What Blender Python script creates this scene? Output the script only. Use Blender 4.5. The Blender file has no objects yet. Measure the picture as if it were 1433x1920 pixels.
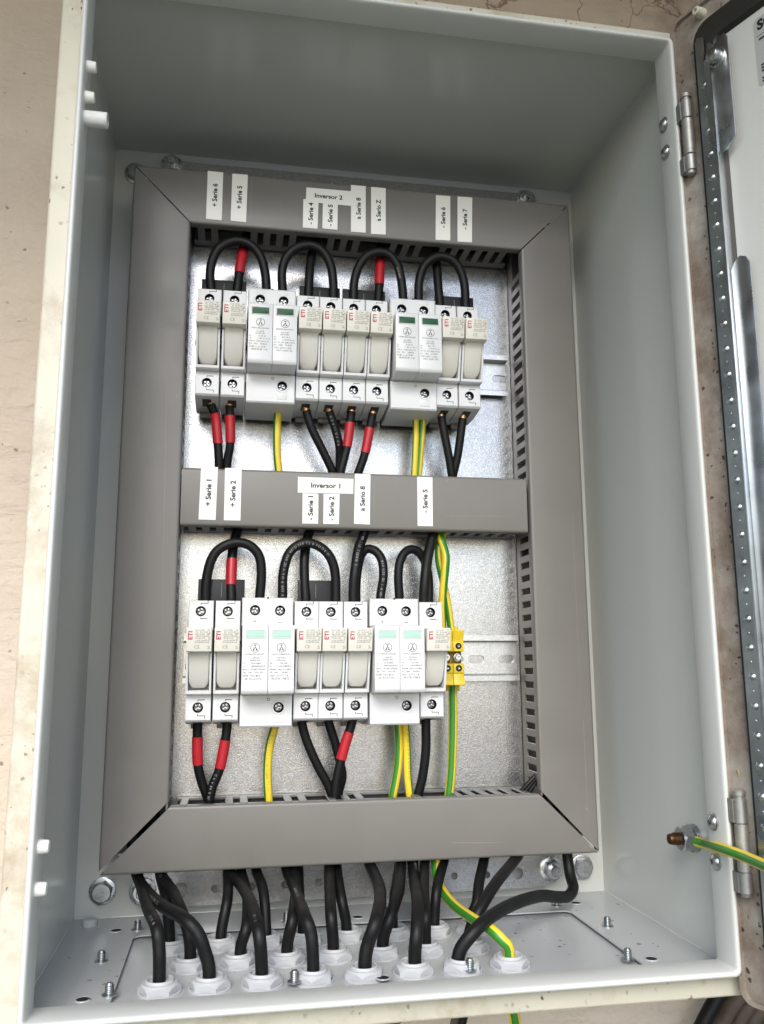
import bpy, bmesh, math, random
from mathutils import Vector, Matrix
random.seed(7)
S = 0.001                     # the scene is written in millimetres
SC = bpy.context.scene
COL = SC.collection

# ------------------------------------------------------------------ camera
CAM = (103.91, -465.85, 177.20); YAW, PITCH, ROLL, FPX = 0.1759, 0.1765, -0.0053, 1585.8
IW, IH = 1433, 1920
_d = Vector((math.sin(YAW)*math.cos(PITCH), math.cos(YAW)*math.cos(PITCH), math.sin(PITCH)))
_r = Vector((math.cos(YAW), -math.sin(YAW), 0)); _u = _r.cross(_d)
CR = math.cos(ROLL)*_r + math.sin(ROLL)*_u
CU = -math.sin(ROLL)*_r + math.cos(ROLL)*_u
CD = _d
camd = bpy.data.cameras.new('camera'); camo = bpy.data.objects.new('camera', camd); COL.objects.link(camo)
camo.matrix_world = Matrix(((CR.x, CU.x, -CD.x, CAM[0]*S), (CR.y, CU.y, -CD.y, CAM[1]*S), (CR.z, CU.z, -CD.z, CAM[2]*S), (0, 0, 0, 1)))
camd.sensor_fit = 'VERTICAL'; camd.sensor_height = 36; camd.lens = FPX/IH*36
camd.clip_start = 0.01; camd.clip_end = 500
camd.dof.use_dof = True; camd.dof.focus_distance = 0.60; camd.dof.aperture_fstop = 22
SC.camera = camo

# ------------------------------------------------------------------ light
SUN_EL, SUN_AZ = math.radians(35), math.radians(-13)     # azimuth: to the left of straight in front of the cabinet
w = bpy.data.worlds.new('World'); SC.world = w; w.use_nodes = True
nt = w.node_tree; nt.nodes.clear()
sky = nt.nodes.new('ShaderNodeTexSky'); sky.sky_type = 'NISHITA'; sky.sun_disc = False
sky.sun_elevation = SUN_EL; sky.sun_rotation = math.pi - SUN_AZ
sky.air_density = 1.0; sky.dust_density = 1.0; sky.ozone_density = 1.0
bg = nt.nodes.new('ShaderNodeBackground'); bg.inputs['Strength'].default_value = 0.15
wo = nt.nodes.new('ShaderNodeOutputWorld')
nt.links.new(sky.outputs[0], bg.inputs['Color']); nt.links.new(bg.outputs[0], wo.inputs['Surface'])
sund = bpy.data.lights.new('sun', 'SUN'); sund.energy = 1.4; sund.angle = math.radians(34); sund.color = (1.0, 0.965, 0.92)
suno = bpy.data.objects.new('sun', sund); COL.objects.link(suno)
_to = Vector((math.sin(SUN_AZ)*math.cos(SUN_EL), -math.cos(SUN_AZ)*math.cos(SUN_EL), math.sin(SUN_EL)))
suno.rotation_euler = _to.to_track_quat('Z', 'Y').to_euler()
SC.view_settings.view_transform = 'Standard'; SC.view_settings.look = 'None'
SC.view_settings.exposure = 1.08; SC.view_settings.gamma = 1.0

# ------------------------------------------------------------------ pixel -> point on a known plane of the cabinet
def ray(px, py): return CD + CR*((px-IW/2)/FPX) - CU*((py-IH/2)/FPX)
def at(px, py, y):
    v = ray(px, py); return Vector(CAM) + v*((y-CAM[1])/v.y)
def at_x(px, py, x):
    v = ray(px, py); return Vector(CAM) + v*((x-CAM[0])/v.x)
def at_z(px, py, z):
    v = ray(px, py); return Vector(CAM) + v*((z-CAM[2])/v.z)

# ------------------------------------------------------------------ materials
def mat(name, col, rough=0.5, metal=0.0, spec=0.5, var=0.0, vscale=20, bump=0.0, bscale=300, coat=0.0, rvar=0.0):
    m = bpy.data.materials.new(name); m.use_nodes = True
    t = m.node_tree; b = t.nodes['Principled BSDF']
    b.inputs['Base Color'].default_value = (*col, 1); b.inputs['Roughness'].default_value = rough
    b.inputs['Metallic'].default_value = metal; b.inputs['Specular IOR Level'].default_value = spec
    b.inputs['Coat Weight'].default_value = coat
    tc = t.nodes.new('ShaderNodeTexCoord')
    if var or rvar:
        n = t.nodes.new('ShaderNodeTexNoise'); n.inputs['Scale'].default_value = vscale; n.inputs['Detail'].default_value = 6
        n.inputs['Roughness'].default_value = 0.65
        t.links.new(tc.outputs['Object'], n.inputs['Vector'])
        if var:
            r = t.nodes.new('ShaderNodeValToRGB')
            r.color_ramp.elements[0].position = 0.3; r.color_ramp.elements[1].position = 0.7
            r.color_ramp.elements[0].color = (*[c*(1-var) for c in col], 1)
            r.color_ramp.elements[1].color = (*[min(1, c*(1+var*0.6)) for c in col], 1)
            t.links.new(n.outputs['Fac'], r.inputs['Fac']); t.links.new(r.outputs['Color'], b.inputs['Base Color'])
        if rvar:
            mr = t.nodes.new('ShaderNodeMapRange'); mr.inputs['From Min'].default_value = 0.3; mr.inputs['From Max'].default_value = 0.7
            mr.inputs['To Min'].default_value = max(0.02, rough-rvar); mr.inputs['To Max'].default_value = rough+rvar
            t.links.new(n.outputs['Fac'], mr.inputs['Value']); t.links.new(mr.outputs['Result'], b.inputs['Roughness'])
    if bump:
        n2 = t.nodes.new('ShaderNodeTexNoise'); n2.inputs['Scale'].default_value = bscale; n2.inputs['Detail'].default_value = 3
        t.links.new(tc.outputs['Object'], n2.inputs['Vector'])
        bp = t.nodes.new('ShaderNodeBump'); bp.inputs['Strength'].default_value = bump; bp.inputs['Distance'].default_value = 0.0005
        t.links.new(n2.outputs['Fac'], bp.inputs['Height']); t.links.new(bp.outputs['Normal'], b.inputs['Normal'])
    return m

def add_specks(m, scale, thr, col, amount=0.9, stain=None, stain_scale=12, stain_lo=0.52, stain_hi=0.75, seed=0.0):
    """dirt spots (fly specks) of their own shape, plus soft stains, mixed over the base colour"""
    t = m.node_tree; b = t.nodes['Principled BSDF']
    tc = t.nodes.new('ShaderNodeTexCoord')
    mp = t.nodes.new('ShaderNodeMapping'); mp.inputs['Location'].default_value = (seed, seed*0.7, seed*1.3)
    t.links.new(tc.outputs['Object'], mp.inputs['Vector'])
    src = b.inputs['Base Color'].links[0].from_socket if b.inputs['Base Color'].links else None
    base = tuple(b.inputs['Base Color'].default_value)
    def mix(fac, c2, s, bc):
        mx = t.nodes.new('ShaderNodeMix'); mx.data_type = 'RGBA'
        t.links.new(fac, mx.inputs['Factor'])
        if s: t.links.new(s, mx.inputs['A'])
        else: mx.inputs['A'].default_value = bc
        mx.inputs['B'].default_value = (*c2, 1)
        return mx.outputs['Result']
    if stain:
        n = t.nodes.new('ShaderNodeTexNoise'); n.inputs['Scale'].default_value = stain_scale; n.inputs['Detail'].default_value = 9; n.inputs['Roughness'].default_value = 0.7
        t.links.new(mp.outputs['Vector'], n.inputs['Vector'])
        mr = t.nodes.new('ShaderNodeMapRange'); mr.inputs['From Min'].default_value = stain_lo; mr.inputs['From Max'].default_value = stain_hi
        mr.inputs['To Max'].default_value = 0.8
        t.links.new(n.outputs['Fac'], mr.inputs['Value'])
        src = mix(mr.outputs['Result'], stain, src, base)
    if scale:
        # warp the lookup so that no two specks share a shape
        nw = t.nodes.new('ShaderNodeTexNoise'); nw.inputs['Scale'].default_value = scale*1.4
        t.links.new(mp.outputs['Vector'], nw.inputs['Vector'])
        ad = t.nodes.new('ShaderNodeVectorMath'); ad.operation = 'MULTIPLY_ADD'
        ad.inputs[1].default_value = (0.9/scale,)*3
        t.links.new(nw.outputs['Color'], ad.inputs[0]); t.links.new(mp.outputs['Vector'], ad.inputs[2])
        v = t.nodes.new('ShaderNodeTexVoronoi'); v.inputs['Scale'].default_value = scale
        t.links.new(ad.outputs[0], v.inputs['Vector'])
        sep = t.nodes.new('ShaderNodeSeparateColor'); t.links.new(v.outputs['Color'], sep.inputs[0])
        # speck radius depends on the cell's random value: most cells have none
        pw = t.nodes.new('ShaderNodeMapRange'); pw.inputs['From Min'].default_value = 1-thr; pw.inputs['From Max'].default_value = 1.0
        pw.inputs['To Min'].default_value = 0.0; pw.inputs['To Max'].default_value = 0.34
        t.links.new(sep.outputs[0], pw.inputs['Value'])
        sb = t.nodes.new('ShaderNodeMath'); sb.operation = 'SUBTRACT'
        t.links.new(pw.outputs['Result'], sb.inputs[0]); t.links.new(v.outputs['Distance'], sb.inputs[1])
        st = t.nodes.new('ShaderNodeMapRange'); st.inputs['From Min'].default_value = 0.0; st.inputs['From Max'].default_value = 0.06; st.inputs['To Max'].default_value = amount
        t.links.new(sb.outputs[0], st.inputs['Value'])
        nc = t.nodes.new('ShaderNodeTexNoise'); nc.inputs['Scale'].default_value = 16; nc.inputs['Detail'].default_value = 3
        t.links.new(mp.outputs['Vector'], nc.inputs['Vector'])
        cl = t.nodes.new('ShaderNodeMapRange'); cl.inputs['From Min'].default_value = 0.42; cl.inputs['From Max'].default_value = 0.54
        t.links.new(nc.outputs['Fac'], cl.inputs['Value'])
        cm_ = t.nodes.new('ShaderNodeMath'); cm_.operation = 'MULTIPLY'
        t.links.new(st.outputs['Result'], cm_.inputs[0]); t.links.new(cl.outputs['Result'], cm_.inputs[1])
        src = mix(cm_.outputs[0], col, src, base)
    t.links.new(src, b.inputs['Base Color'])
    return m

def galvanised(name, tone=0.72, rough=0.3, scale=430, contrast=0.35, bump=0.25):
    m = bpy.data.materials.new(name); m.use_nodes = True
    t = m.node_tree; b = t.nodes['Principled BSDF']
    b.inputs['Metallic'].default_value = 0.92
    tc = t.nodes.new('ShaderNodeTexCoord')
    nw = t.nodes.new('ShaderNodeTexNoise'); nw.inputs['Scale'].default_value = scale*0.9; nw.inputs['Detail'].default_value = 4
    t.links.new(tc.outputs['Object'], nw.inputs['Vector'])
    ad = t.nodes.new('ShaderNodeVectorMath'); ad.operation = 'MULTIPLY_ADD'; ad.inputs[1].default_value = (1.5/scale,)*3
    t.links.new(nw.outputs['Color'], ad.inputs[0]); t.links.new(tc.outputs['Object'], ad.inputs[2])
    v = t.nodes.new('ShaderNodeTexVoronoi'); v.feature = 'F1'; v.inputs['Scale'].default_value = scale
    t.links.new(ad.outputs[0], v.inputs['Vector'])
    ve = t.nodes.new('ShaderNodeTexVoronoi'); ve.feature = 'DISTANCE_TO_EDGE'; ve.inputs['Scale'].default_value = scale
    t.links.new(ad.outputs[0], ve.inputs['Vector'])
    sep = t.nodes.new('ShaderNodeSeparateColor'); t.links.new(v.outputs['Color'], sep.inputs[0])
    n = t.nodes.new('ShaderNodeTexNoise'); n.inputs['Scale'].default_value = 14; n.inputs['Detail'].default_value = 8
    t.links.new(tc.outputs['Object'], n.inputs['Vector'])
    nf = t.nodes.new('ShaderNodeTexNoise'); nf.inputs['Scale'].default_value = scale*1.6; nf.inputs['Detail'].default_value = 5
    t.links.new(tc.outputs['Object'], nf.inputs['Vector'])
    # colour: spangle grains with darker grain borders
    r = t.nodes.new('ShaderNodeValToRGB'); e = r.color_ramp.elements
    e[0].position = 0.25; e[1].position = 0.8
    lo = tone*(1-contrast); e[0].color = (lo*0.97, lo*0.985, lo, 1); e[1].color = (tone*1.15, tone*1.15, tone*1.16, 1)
    mx = t.nodes.new('ShaderNodeMath'); mx.operation = 'MULTIPLY_ADD'; mx.inputs[1].default_value = 0.35
    t.links.new(sep.outputs[0], mx.inputs[0])
    m2 = t.nodes.new('ShaderNodeMath'); m2.operation = 'MULTIPLY'; m2.inputs[1].default_value = 0.75
    t.links.new(nf.outputs['Fac'], m2.inputs[0]); t.links.new(m2.outputs[0], mx.inputs[2])
    t.links.new(mx.outputs[0], r.inputs['Fac'])
    ed = t.nodes.new('ShaderNodeMapRange'); ed.inputs['From Max'].default_value = 0.11; ed.inputs['To Min'].default_value = 0.72
    t.links.new(ve.outputs['Distance'], ed.inputs['Value'])
    mc = t.nodes.new('ShaderNodeMix'); mc.data_type = 'RGBA'; mc.blend_type = 'MULTIPLY'; mc.inputs['Factor'].default_value = 1
    t.links.new(r.outputs['Color'], mc.inputs['A'])
    cb = t.nodes.new('ShaderNodeCombineColor')
    for i in range(3): t.links.new(ed.outputs['Result'], cb.inputs[i])
    t.links.new(cb.outputs[0], mc.inputs['B'])
    t.links.new(mc.outputs['Result'], b.inputs['Base Color'])
    mr = t.nodes.new('ShaderNodeMapRange'); mr.inputs['From Min'].default_value = 0.3; mr.inputs['From Max'].default_value = 0.7
    mr.inputs['To Min'].default_value = rough-0.03; mr.inputs['To Max'].default_value = rough+0.05
    t.links.new(n.outputs['Fac'], mr.inputs['Value']); t.links.new(mr.outputs['Result'], b.inputs['Roughness'])
    bp = t.nodes.new('ShaderNodeBump'); bp.inputs['Strength'].default_value = bump; bp.inputs['Distance'].default_value = 0.0006
    t.links.new(mx.outputs[0], bp.inputs['Height']); t.links.new(bp.outputs['Normal'], b.inputs['Normal'])
    return m

M = {}
M['paint'] = mat('cabinet paint', (0.535, 0.55, 0.52), 0.19, bump=0.07, bscale=330)
M['lip'] = mat('cabinet rim paint', (0.60, 0.61, 0.585), 0.40, bump=0.06, bscale=330)
M['paint_floor'] = add_specks(mat('cabinet floor paint', (0.43, 0.445, 0.45), 0.24, bump=0.07, bscale=330, var=0.015, vscale=25, rvar=0.02), 210, 0.22, (0.12, 0.08, 0.06), 0.8)
M['cream'] = add_specks(mat('yellowed outer paint', (0.60, 0.57, 0.47), 0.42, var=0.06, vscale=15), 240, 0.62, (0.10, 0.055, 0.035), 0.9, stain=(0.34, 0.23, 0.13), stain_scale=24, stain_lo=0.50, stain_hi=0.74)
M['dirty'] = add_specks(mat('dirty door edge paint', (0.40, 0.37, 0.33), 0.5, var=0.10, vscale=30), 230, 0.7, (0.04, 0.024, 0.018), 0.95, stain=(0.13, 0.08, 0.05), stain_scale=17, stain_lo=0.38, stain_hi=0.60)
M['door_paint'] = mat('door inside paint', (0.58, 0.585, 0.56), 0.35, bump=0.08, bscale=420)
M['wall'] = None
M['galv'] = galvanised('galvanised plate', 0.47, 0.24, 560, 0.10, 0.26)
M['rail'] = galvanised('galvanised rail', 0.60, 0.30, 700, 0.10, 0.06)
M['screw'] = mat('screw steel', (0.40, 0.405, 0.41), 0.25, 1.0, var=0.5, vscale=900, rvar=0.1)
M['screw_dark'] = mat('screw recess steel', (0.13, 0.13, 0.135), 0.35, 1.0)
M['well'] = mat('screw well', (0.03, 0.03, 0.03), 0.5)
M['zinc'] = mat('zinc plated steel', (0.52, 0.54, 0.55), 0.30, 1.0, var=0.15, vscale=150, rvar=0.1)
M['strip'] = mat('perforated strip steel', (0.50, 0.525, 0.545), 0.33, 1.0, var=0.2, vscale=40, rvar=0.1)
M['hinge'] = add_specks(mat('worn hinge metal', (0.40, 0.39, 0.36), 0.5, 0.7, var=0.3, vscale=80), 260, 0.3, (0.06, 0.04, 0.03), 0.9)
M['knuckle'] = mat('dull knuckle zinc', (0.38, 0.38, 0.365), 0.5, 0.8, var=0.2, vscale=90)
M['copper'] = mat('tarnished copper', (0.11, 0.055, 0.028), 0.42, 0.9, var=0.3, vscale=200)
M['ferrule'] = mat('copper strands', (0.70, 0.38, 0.18), 0.3, 1.0, var=0.4, vscale=600)
M['brass'] = mat('brown clamp metal', (0.16, 0.10, 0.045), 0.4, 0.7)
M['duct'] = mat('grey duct plastic', (0.168, 0.158, 0.144), 0.40, bump=0.05, bscale=500, var=0.07, vscale=16, rvar=0.08)
M['white'] = mat('white device plastic', (0.645, 0.65, 0.652), 0.38, bump=0.05, bscale=900)
M['ivory'] = mat('ivory lever plastic', (0.68, 0.66, 0.585), 0.40, bump=0.05, bscale=900)
M['lever'] = mat('pale lever plastic', (0.64, 0.625, 0.565), 0.36, bump=0.05, bscale=900)
M['grey_line'] = mat('slit line', (0.02, 0.02, 0.02), 0.8, spec=0.1)
M['hole'] = mat('dark hole', (0.006, 0.006, 0.006), 0.8)
M['black'] = mat('black cable sheath', (0.0055, 0.0055, 0.006), 0.50, spec=0.28, bump=0.08, bscale=700, rvar=0.08, vscale=60)
M['black_plate'] = mat('black busbar plastic', (0.013, 0.0135, 0.015), 0.5, spec=0.3)
M['red'] = mat('red shrink sleeve', (0.42, 0.012, 0.022), 0.36, var=0.12, vscale=60)
M['yellow'] = mat('yellow sheath', (0.72, 0.54, 0.035), 0.38)
M['green'] = mat('green sheath', (0.035, 0.20, 0.018), 0.38)
M['term_yellow'] = mat('yellow terminal plastic', (0.68, 0.50, 0.02), 0.38, var=0.15, vscale=120)
M['sticker'] = mat('white sticker', (0.80, 0.79, 0.74), 0.45)
M['ink'] = mat('black print', (0.012, 0.012, 0.014), 0.6)
M['soft_ink'] = mat('grey print', (0.16, 0.145, 0.125), 0.7)
M['crimson'] = mat('crimson print', (0.44, 0.025, 0.095), 0.5)
M['cable_ink'] = mat('white cable print', (0.30, 0.30, 0.30), 0.6)
M['brown_ink'] = mat('brown cable print', (0.34, 0.22, 0.02), 0.6)
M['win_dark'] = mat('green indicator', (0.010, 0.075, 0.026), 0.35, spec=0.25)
M['win_sheen'] = mat('indicator with sky sheen', (0.36, 0.58, 0.48), 0.3, spec=0.4)  # green window with the sky's reflection put into its colour
M['gland'] = mat('grey gland plastic', (0.47, 0.48, 0.49), 0.42, bump=0.05, bscale=600)
M['cap'] = mat('white plastic cap', (0.78, 0.77, 0.72), 0.42)
M['frost'] = mat('frosted plastic sleeve', (0.66, 0.66, 0.64), 0.6, var=0.12, vscale=120, bump=0.4, bscale=500)
M['gasket'] = mat('black door gasket', (0.020, 0.019, 0.016), 0.55, var=0.2, vscale=40)
M['plate_lbl'] = mat('silver rating sticker', (0.42, 0.42, 0.43), 0.4)
M['old_cable'] = mat('dusty brown cable', (0.105, 0.075, 0.055), 0.7, var=0.4, vscale=60, bump=0.4, bscale=250)
M['straw'] = mat('dry straw', (0.45, 0.33, 0.17), 0.7)

# ------------------------------------------------------------------ mesh builder (mm)
class B:
    def __init__(s): s.v = []; s.f = []; s.m = []
    def add(s, vs, fs, mi=0):
        o = len(s.v); s.v += [tuple(v) for v in vs]
        for f in fs: s.f.append([i+o for i in f]); s.m.append(mi)
        return s
    def bm(s, bm, mi=0):
        bm.verts.index_update(); s.add([v.co[:] for v in bm.verts], [[v.index for v in f.verts] for f in bm.faces], mi); bm.free(); return s
    def box(s, x0, x1, y0, y1, z0, z1, bev=0, mi=0, seg=2):
        bm = bmesh.new(); bmesh.ops.create_cube(bm, size=1)
        for v in bm.verts: v.co = Vector(((x0+x1)/2+v.co.x*(x1-x0), (y0+y1)/2+v.co.y*(y1-y0), (z0+z1)/2+v.co.z*(z1-z0)))
        if bev: bmesh.ops.bevel(bm, geom=bm.edges[:], offset=bev, segments=seg, profile=0.5, affect='EDGES')
        return s.bm(bm, mi)
    def prism_x(s, prof, x0, x1, bev=0, mi=0):        # prof: (y,z) polygon
        bm = bmesh.new()
        a = [bm.verts.new((x0, p[0], p[1])) for p in prof]; b = [bm.verts.new((x1, p[0], p[1])) for p in prof]
        n = len(prof); bm.faces.new(a); bm.faces.new(b[::-1])
        for i in range(n): bm.faces.new((a[i], b[i], b[(i+1) % n], a[(i+1) % n]))
        bmesh.ops.recalc_face_normals(bm, faces=bm.faces[:])
        if bev: bmesh.ops.bevel(bm, geom=bm.edges[:], offset=bev, segments=2, profile=0.5, affect='EDGES')
        return s.bm(bm, mi)
    def prism_y(s, prof, y0, y1, bev=0, mi=0):        # prof: (x,z) polygon
        bm = bmesh.new()
        a = [bm.verts.new((p[0], y0, p[1])) for p in prof]; b = [bm.verts.new((p[0], y1, p[1])) for p in prof]
        n = len(prof); bm.faces.new(a); bm.faces.new(b[::-1])
        for i in range(n): bm.faces.new((a[i], b[i], b[(i+1) % n], a[(i+1) % n]))
        bmesh.ops.recalc_face_normals(bm, faces=bm.faces[:])
        if bev: bmesh.ops.bevel(bm, geom=bm.edges[:], offset=bev, segments=2, profile=0.5, affect='EDGES')
        return s.bm(bm, mi)
    def lathe(s, prof, o, ax, n=20, mi=0, cap=True, phase=0.0):        # prof: (radius, distance along axis)
        o = Vector(o); ax = Vector(ax).normalized()
        t = Vector((0, 0, 1)) if abs(ax.z) < 0.9 else Vector((1, 0, 0))
        p = ax.cross(t).normalized(); q = ax.cross(p)
        vs = []; fs = []
        for r, h in prof:
            for k in range(n):
                a = 2*math.pi*k/n+phase; vs.append(o+ax*h+p*(r*math.cos(a))+q*(r*math.sin(a)))
        for i in range(len(prof)-1):
            for k in range(n):
                k2 = (k+1) % n; fs.append((i*n+k, i*n+k2, (i+1)*n+k2, (i+1)*n+k))
        if cap:
            if prof[0][0] > 1e-6: fs.append(tuple(range(n))[::-1])
            if prof[-1][0] > 1e-6: fs.append(tuple(range((len(prof)-1)*n, len(prof)*n)))
        return s.add(vs, fs, mi)
    def hex(s, r, h0, h1, o, ax, cham=0.8, phase=0.0, mi=0):
        n = 24; o = Vector(o); ax = Vector(ax).normalized()
        t = Vector((0, 0, 1)) if abs(ax.z) < 0.9 else Vector((1, 0, 0))
        p = ax.cross(t).normalized(); q = ax.cross(p); vs = []; fs = []
        def rad(a): return r*math.cos(math.pi/6)/math.cos(((a-phase) % (math.pi/3))-math.pi/6)
        rings = []
        for rr, h in ((None, h0), ('m', h1), (0.90*r, h1+0.0)):
            ring = []
            for k in range(n):
                a = 2*math.pi*k/n+phase
                if rr is None: R = rad(a); hh = h
                elif rr == 'm':
                    R = rad(a); hh = h1-cham*(0.35+0.65*max(0.0, (R-0.87*r)/(0.13*r)))
                else: R = 0.80*r; hh = h1
                ring.append(o+ax*hh+p*(R*math.cos(a))+q*(R*math.sin(a)))
            rings.append(ring)
        for ring in rings: vs += ring
        for i in range(2):
            for k in range(n):
                k2 = (k+1) % n; fs.append((i*n+k, i*n+k2, (i+1)*n+k2, (i+1)*n+k))
        fs.append(tuple(range(2*n, 3*n))); fs.append(tuple(range(n))[::-1])
        return s.add(vs, fs, mi)
    def tube(s, pts, r, n=14, mi=0, stripes=None, phase=0.0, twist=0.0, caps=True):
        P = pts; T = []
        for i in range(len(P)):
            a = P[max(0, i-1)]; b = P[min(len(P)-1, i+1)]; T.append((b-a).normalized())
        ref = Vector((0, 1, 0)); nrm = (ref-T[0]*ref.dot(T[0]))
        if nrm.length < 1e-3: nrm = Vector((1, 0, 0))-T[0]*T[0].x
        nrm.normalize(); N = [nrm]
        for i in range(1, len(P)):
            v = N[-1]-T[i]*N[-1].dot(T[i]); N.append(v.normalized())
        base = len(s.v)
        for i in range(len(P)):
            bn = T[i].cross(N[i])
            for k in range(n):
                a = 2*math.pi*k/n+phase+twist*i/max(1, len(P)-1)
                s.v.append(tuple(P[i]+(N[i]*math.cos(a)+bn*math.sin(a))*r))
        for i in range(len(P)-1):
            for k in range(n):
                k2 = (k+1) % n
                s.f.append([base+i*n+k, base+i*n+k2, base+(i+1)*n+k2, base+(i+1)*n+k])
                s.m.append(stripes[k*len(stripes)//n] if stripes else mi)
        if caps:
            s.f.append([base+k for k in range(n)][::-1]); s.m.append(stripes[0] if stripes else mi)
            s.f.append([base+(len(P)-1)*n+k for k in range(n)]); s.m.append(stripes[0] if stripes else mi)
        return s
    def holed(s, x0, x1, z0, z1, yb, yf, holes, c=0.5, mi=0, hmi=1, splits=None, bottom=None):
        """block with its front (towards -y) pierced by round holes (cx, cz, r, depth)"""
        yc = yf+c
        bot = bottom or [(yc, z0), (yb, z0)]           # (y,z) run of the underside from front to back
        V = [(x0, yc, z1), (x1, yc, z1), (x1, yc, z0), (x0, yc, z0)]
        s.add([(x0, yc, z1), (x1, yc, z1), (x1, yb, z1), (x0, yb, z1)], [(0, 1, 2, 3)], mi)
        run = bot+[(yb, z1), (yc, z1)]
        s.add([(x0, p[0], p[1]) for p in run], [tuple(range(len(run)))], mi)
        s.add([(x1, p[0], p[1]) for p in run], [tuple(range(len(run)))[::-1]], mi)
        for i in range(len(bot)-1):
            (ya, za), (yb2, zb2) = bot[i], bot[i+1]
            s.add([(x0, ya, za), (x1, ya, za), (x1, yb2, zb2), (x0, yb2, zb2)], [(3, 2, 1, 0)], mi)
        I = [(x0+c, yf, z1-c), (x1-c, yf, z1-c), (x1-c, yf, z0+c), (x0+c, yf, z0+c)]
        s.add(V+I, [(4+i, 4+(i+1) % 4, (i+1) % 4, i) for i in range(4)], mi)
        xs = [x0+c]+(splits or [])+[x1-c]
        for i, (cx, cz, r, dep) in enumerate(holes):
            xa, xb = xs[i], xs[i+1]; za, zb = z0+c, z1-c; n = 24
            angs = sorted(set([2*math.pi*k/n for k in range(n)]+[math.atan2(b-cz, a-cx) % (2*math.pi) for a in (xa, xb) for b in (za, zb)]))
            vo = []; vi = []
            for a in angs:
                dx, dz = math.cos(a), math.sin(a); tt = 1e9
                if dx > 1e-9: tt = min(tt, (xb-cx)/dx)
                if dx < -1e-9: tt = min(tt, (xa-cx)/dx)
                if dz > 1e-9: tt = min(tt, (zb-cz)/dz)
                if dz < -1e-9: tt = min(tt, (za-cz)/dz)
                vo.append((cx+dx*tt, yf, cz+dz*tt)); vi.append((cx+dx*r, yf, cz+dz*r))
            m = len(angs); vd = [(p[0], yf+dep, p[2]) for p in vi]
            s.add(vo+vi, [(k, (k+1) % m, m+(k+1) % m, m+k) for k in range(m)], mi)
            s.add(vi+vd, [(k, (k+1) % m, m+(k+1) % m, m+k) for k in range(m)]+[tuple(range(m, 2*m))], hmi)
        for j in range(len(holes), len(xs)-1):
            s.add([(xs[j], yf, z1-c), (xs[j+1], yf, z1-c), (xs[j+1], yf, z0+c), (xs[j], yf, z0+c)], [(3, 2, 1, 0)], mi)
        return s
    def build(s, name, mats, parent=None, org=None, smooth=35):
        o0 = Vector(org) if org is not None else (Vector(parent['_o']) if parent is not None and '_o' in parent else Vector((0, 0, 0)))
        me = bpy.data.meshes.new(name)
        me.from_pydata([((v[0]-o0.x)*S, (v[1]-o0.y)*S, (v[2]-o0.z)*S) for v in s.v], [], s.f)
        if not isinstance(mats, (list, tuple)): mats = [mats]
        for m in mats: me.materials.append(m)
        if any(s.m): me.polygons.foreach_set('material_index', s.m)
        me.polygons.foreach_set('use_smooth', [smooth is not None]*len(me.polygons))
        me.update()
        if smooth is not None: me.set_sharp_from_angle(angle=math.radians(smooth))
        o = bpy.data.objects.new(name, me); COL.objects.link(o)
        if parent is not None: o.parent = parent
        else: o.location = o0*S
        o['_o'] = o0[:] if parent is None else list(o0)
        return o

def tag(o, label=None, cat=None, group=None, kind=None):
    if label: o['label'] = label
    if cat: o['category'] = cat
    if group: o['group'] = group
    if kind: o['kind'] = kind
    return o
def thing(name, org, label, cat, group=None):
    o = bpy.data.objects.new(name, None); COL.objects.link(o); o.empty_display_size = 0.01
    o.location = Vector(org)*S; o['_o'] = list(org)
    return tag(o, label, cat, group)
def copy_tree(src, dx, dy, dz, label):
    r = src.copy(); COL.objects.link(r); r.location = src.location+Vector((dx, dy, dz))*S; r['label'] = label
    for c in src.children:
        k = c.copy(); COL.objects.link(k); k.parent = r
        for g in c.children:
            h = g.copy(); COL.objects.link(h); h.parent = k
    return r
def carve(o, cutters):
    """cut round or oval holes: cutters are B builders in world mm"""
    for cb in cutters:
        c = cb.build('cutter', [], None, org=(0, 0, 0)); c.location = (0, 0, 0)
        md = o.modifiers.new('cut', 'BOOLEAN'); md.operation = 'DIFFERENCE'; md.object = c; md.solver = 'EXACT'
        bpy.context.view_layer.update()
        dg = bpy.context.evaluated_depsgraph_get()
        me = bpy.data.meshes.new_from_object(o.evaluated_get(dg))
        me.set_sharp_from_angle(angle=math.radians(30)); o.modifiers.clear(); old = o.data; o.data = me; bpy.data.meshes.remove(old)
        cm = c.data; bpy.data.objects.remove(c); bpy.data.meshes.remove(cm)

# ------------------------------------------------------------------ lettering
_tc = {}
def glyphs(txt, offset=0.0):
    k = (txt, offset)
    if k not in _tc:
        cu = bpy.data.curves.new('t', 'FONT'); cu.body = txt; cu.size = 1; cu.offset = offset; cu.resolution_u = 3
        cu.align_x = 'LEFT'
        ob = bpy.data.objects.new('t', cu); me = bpy.data.meshes.new_from_object(ob)
        vs = [(v.co.x, v.co.y) for v in me.vertices]; fs = [list(p.vertices) for p in me.polygons]
        bpy.data.objects.remove(ob); bpy.data.curves.remove(cu); bpy.data.meshes.remove(me)
        _tc[k] = (vs, fs)
    return _tc[k]
def text(b, txt, c, u, v, cap, offset=0.0, width=None, mi=0, align='C'):
    """flat letters centred on c, reading along u, cap height along v"""
    vs, fs = glyphs(txt, offset)
    if not vs: return b
    x0 = min(p[0] for p in vs); x1 = max(p[0] for p in vs)
    hy = max(p[1] for p in glyphs('E', offset)[0]); k = cap/hy
    kx = k if not width else width/(x1-x0)
    mx = (x0+x1)/2 if align == 'C' else x0
    c = Vector(c); u = Vector(u); v = Vector(v)
    return b.add([c+u*((p[0]-mx)*kx)+v*((p[1]-hy/2)*k) for p in vs], fs, mi)
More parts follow.
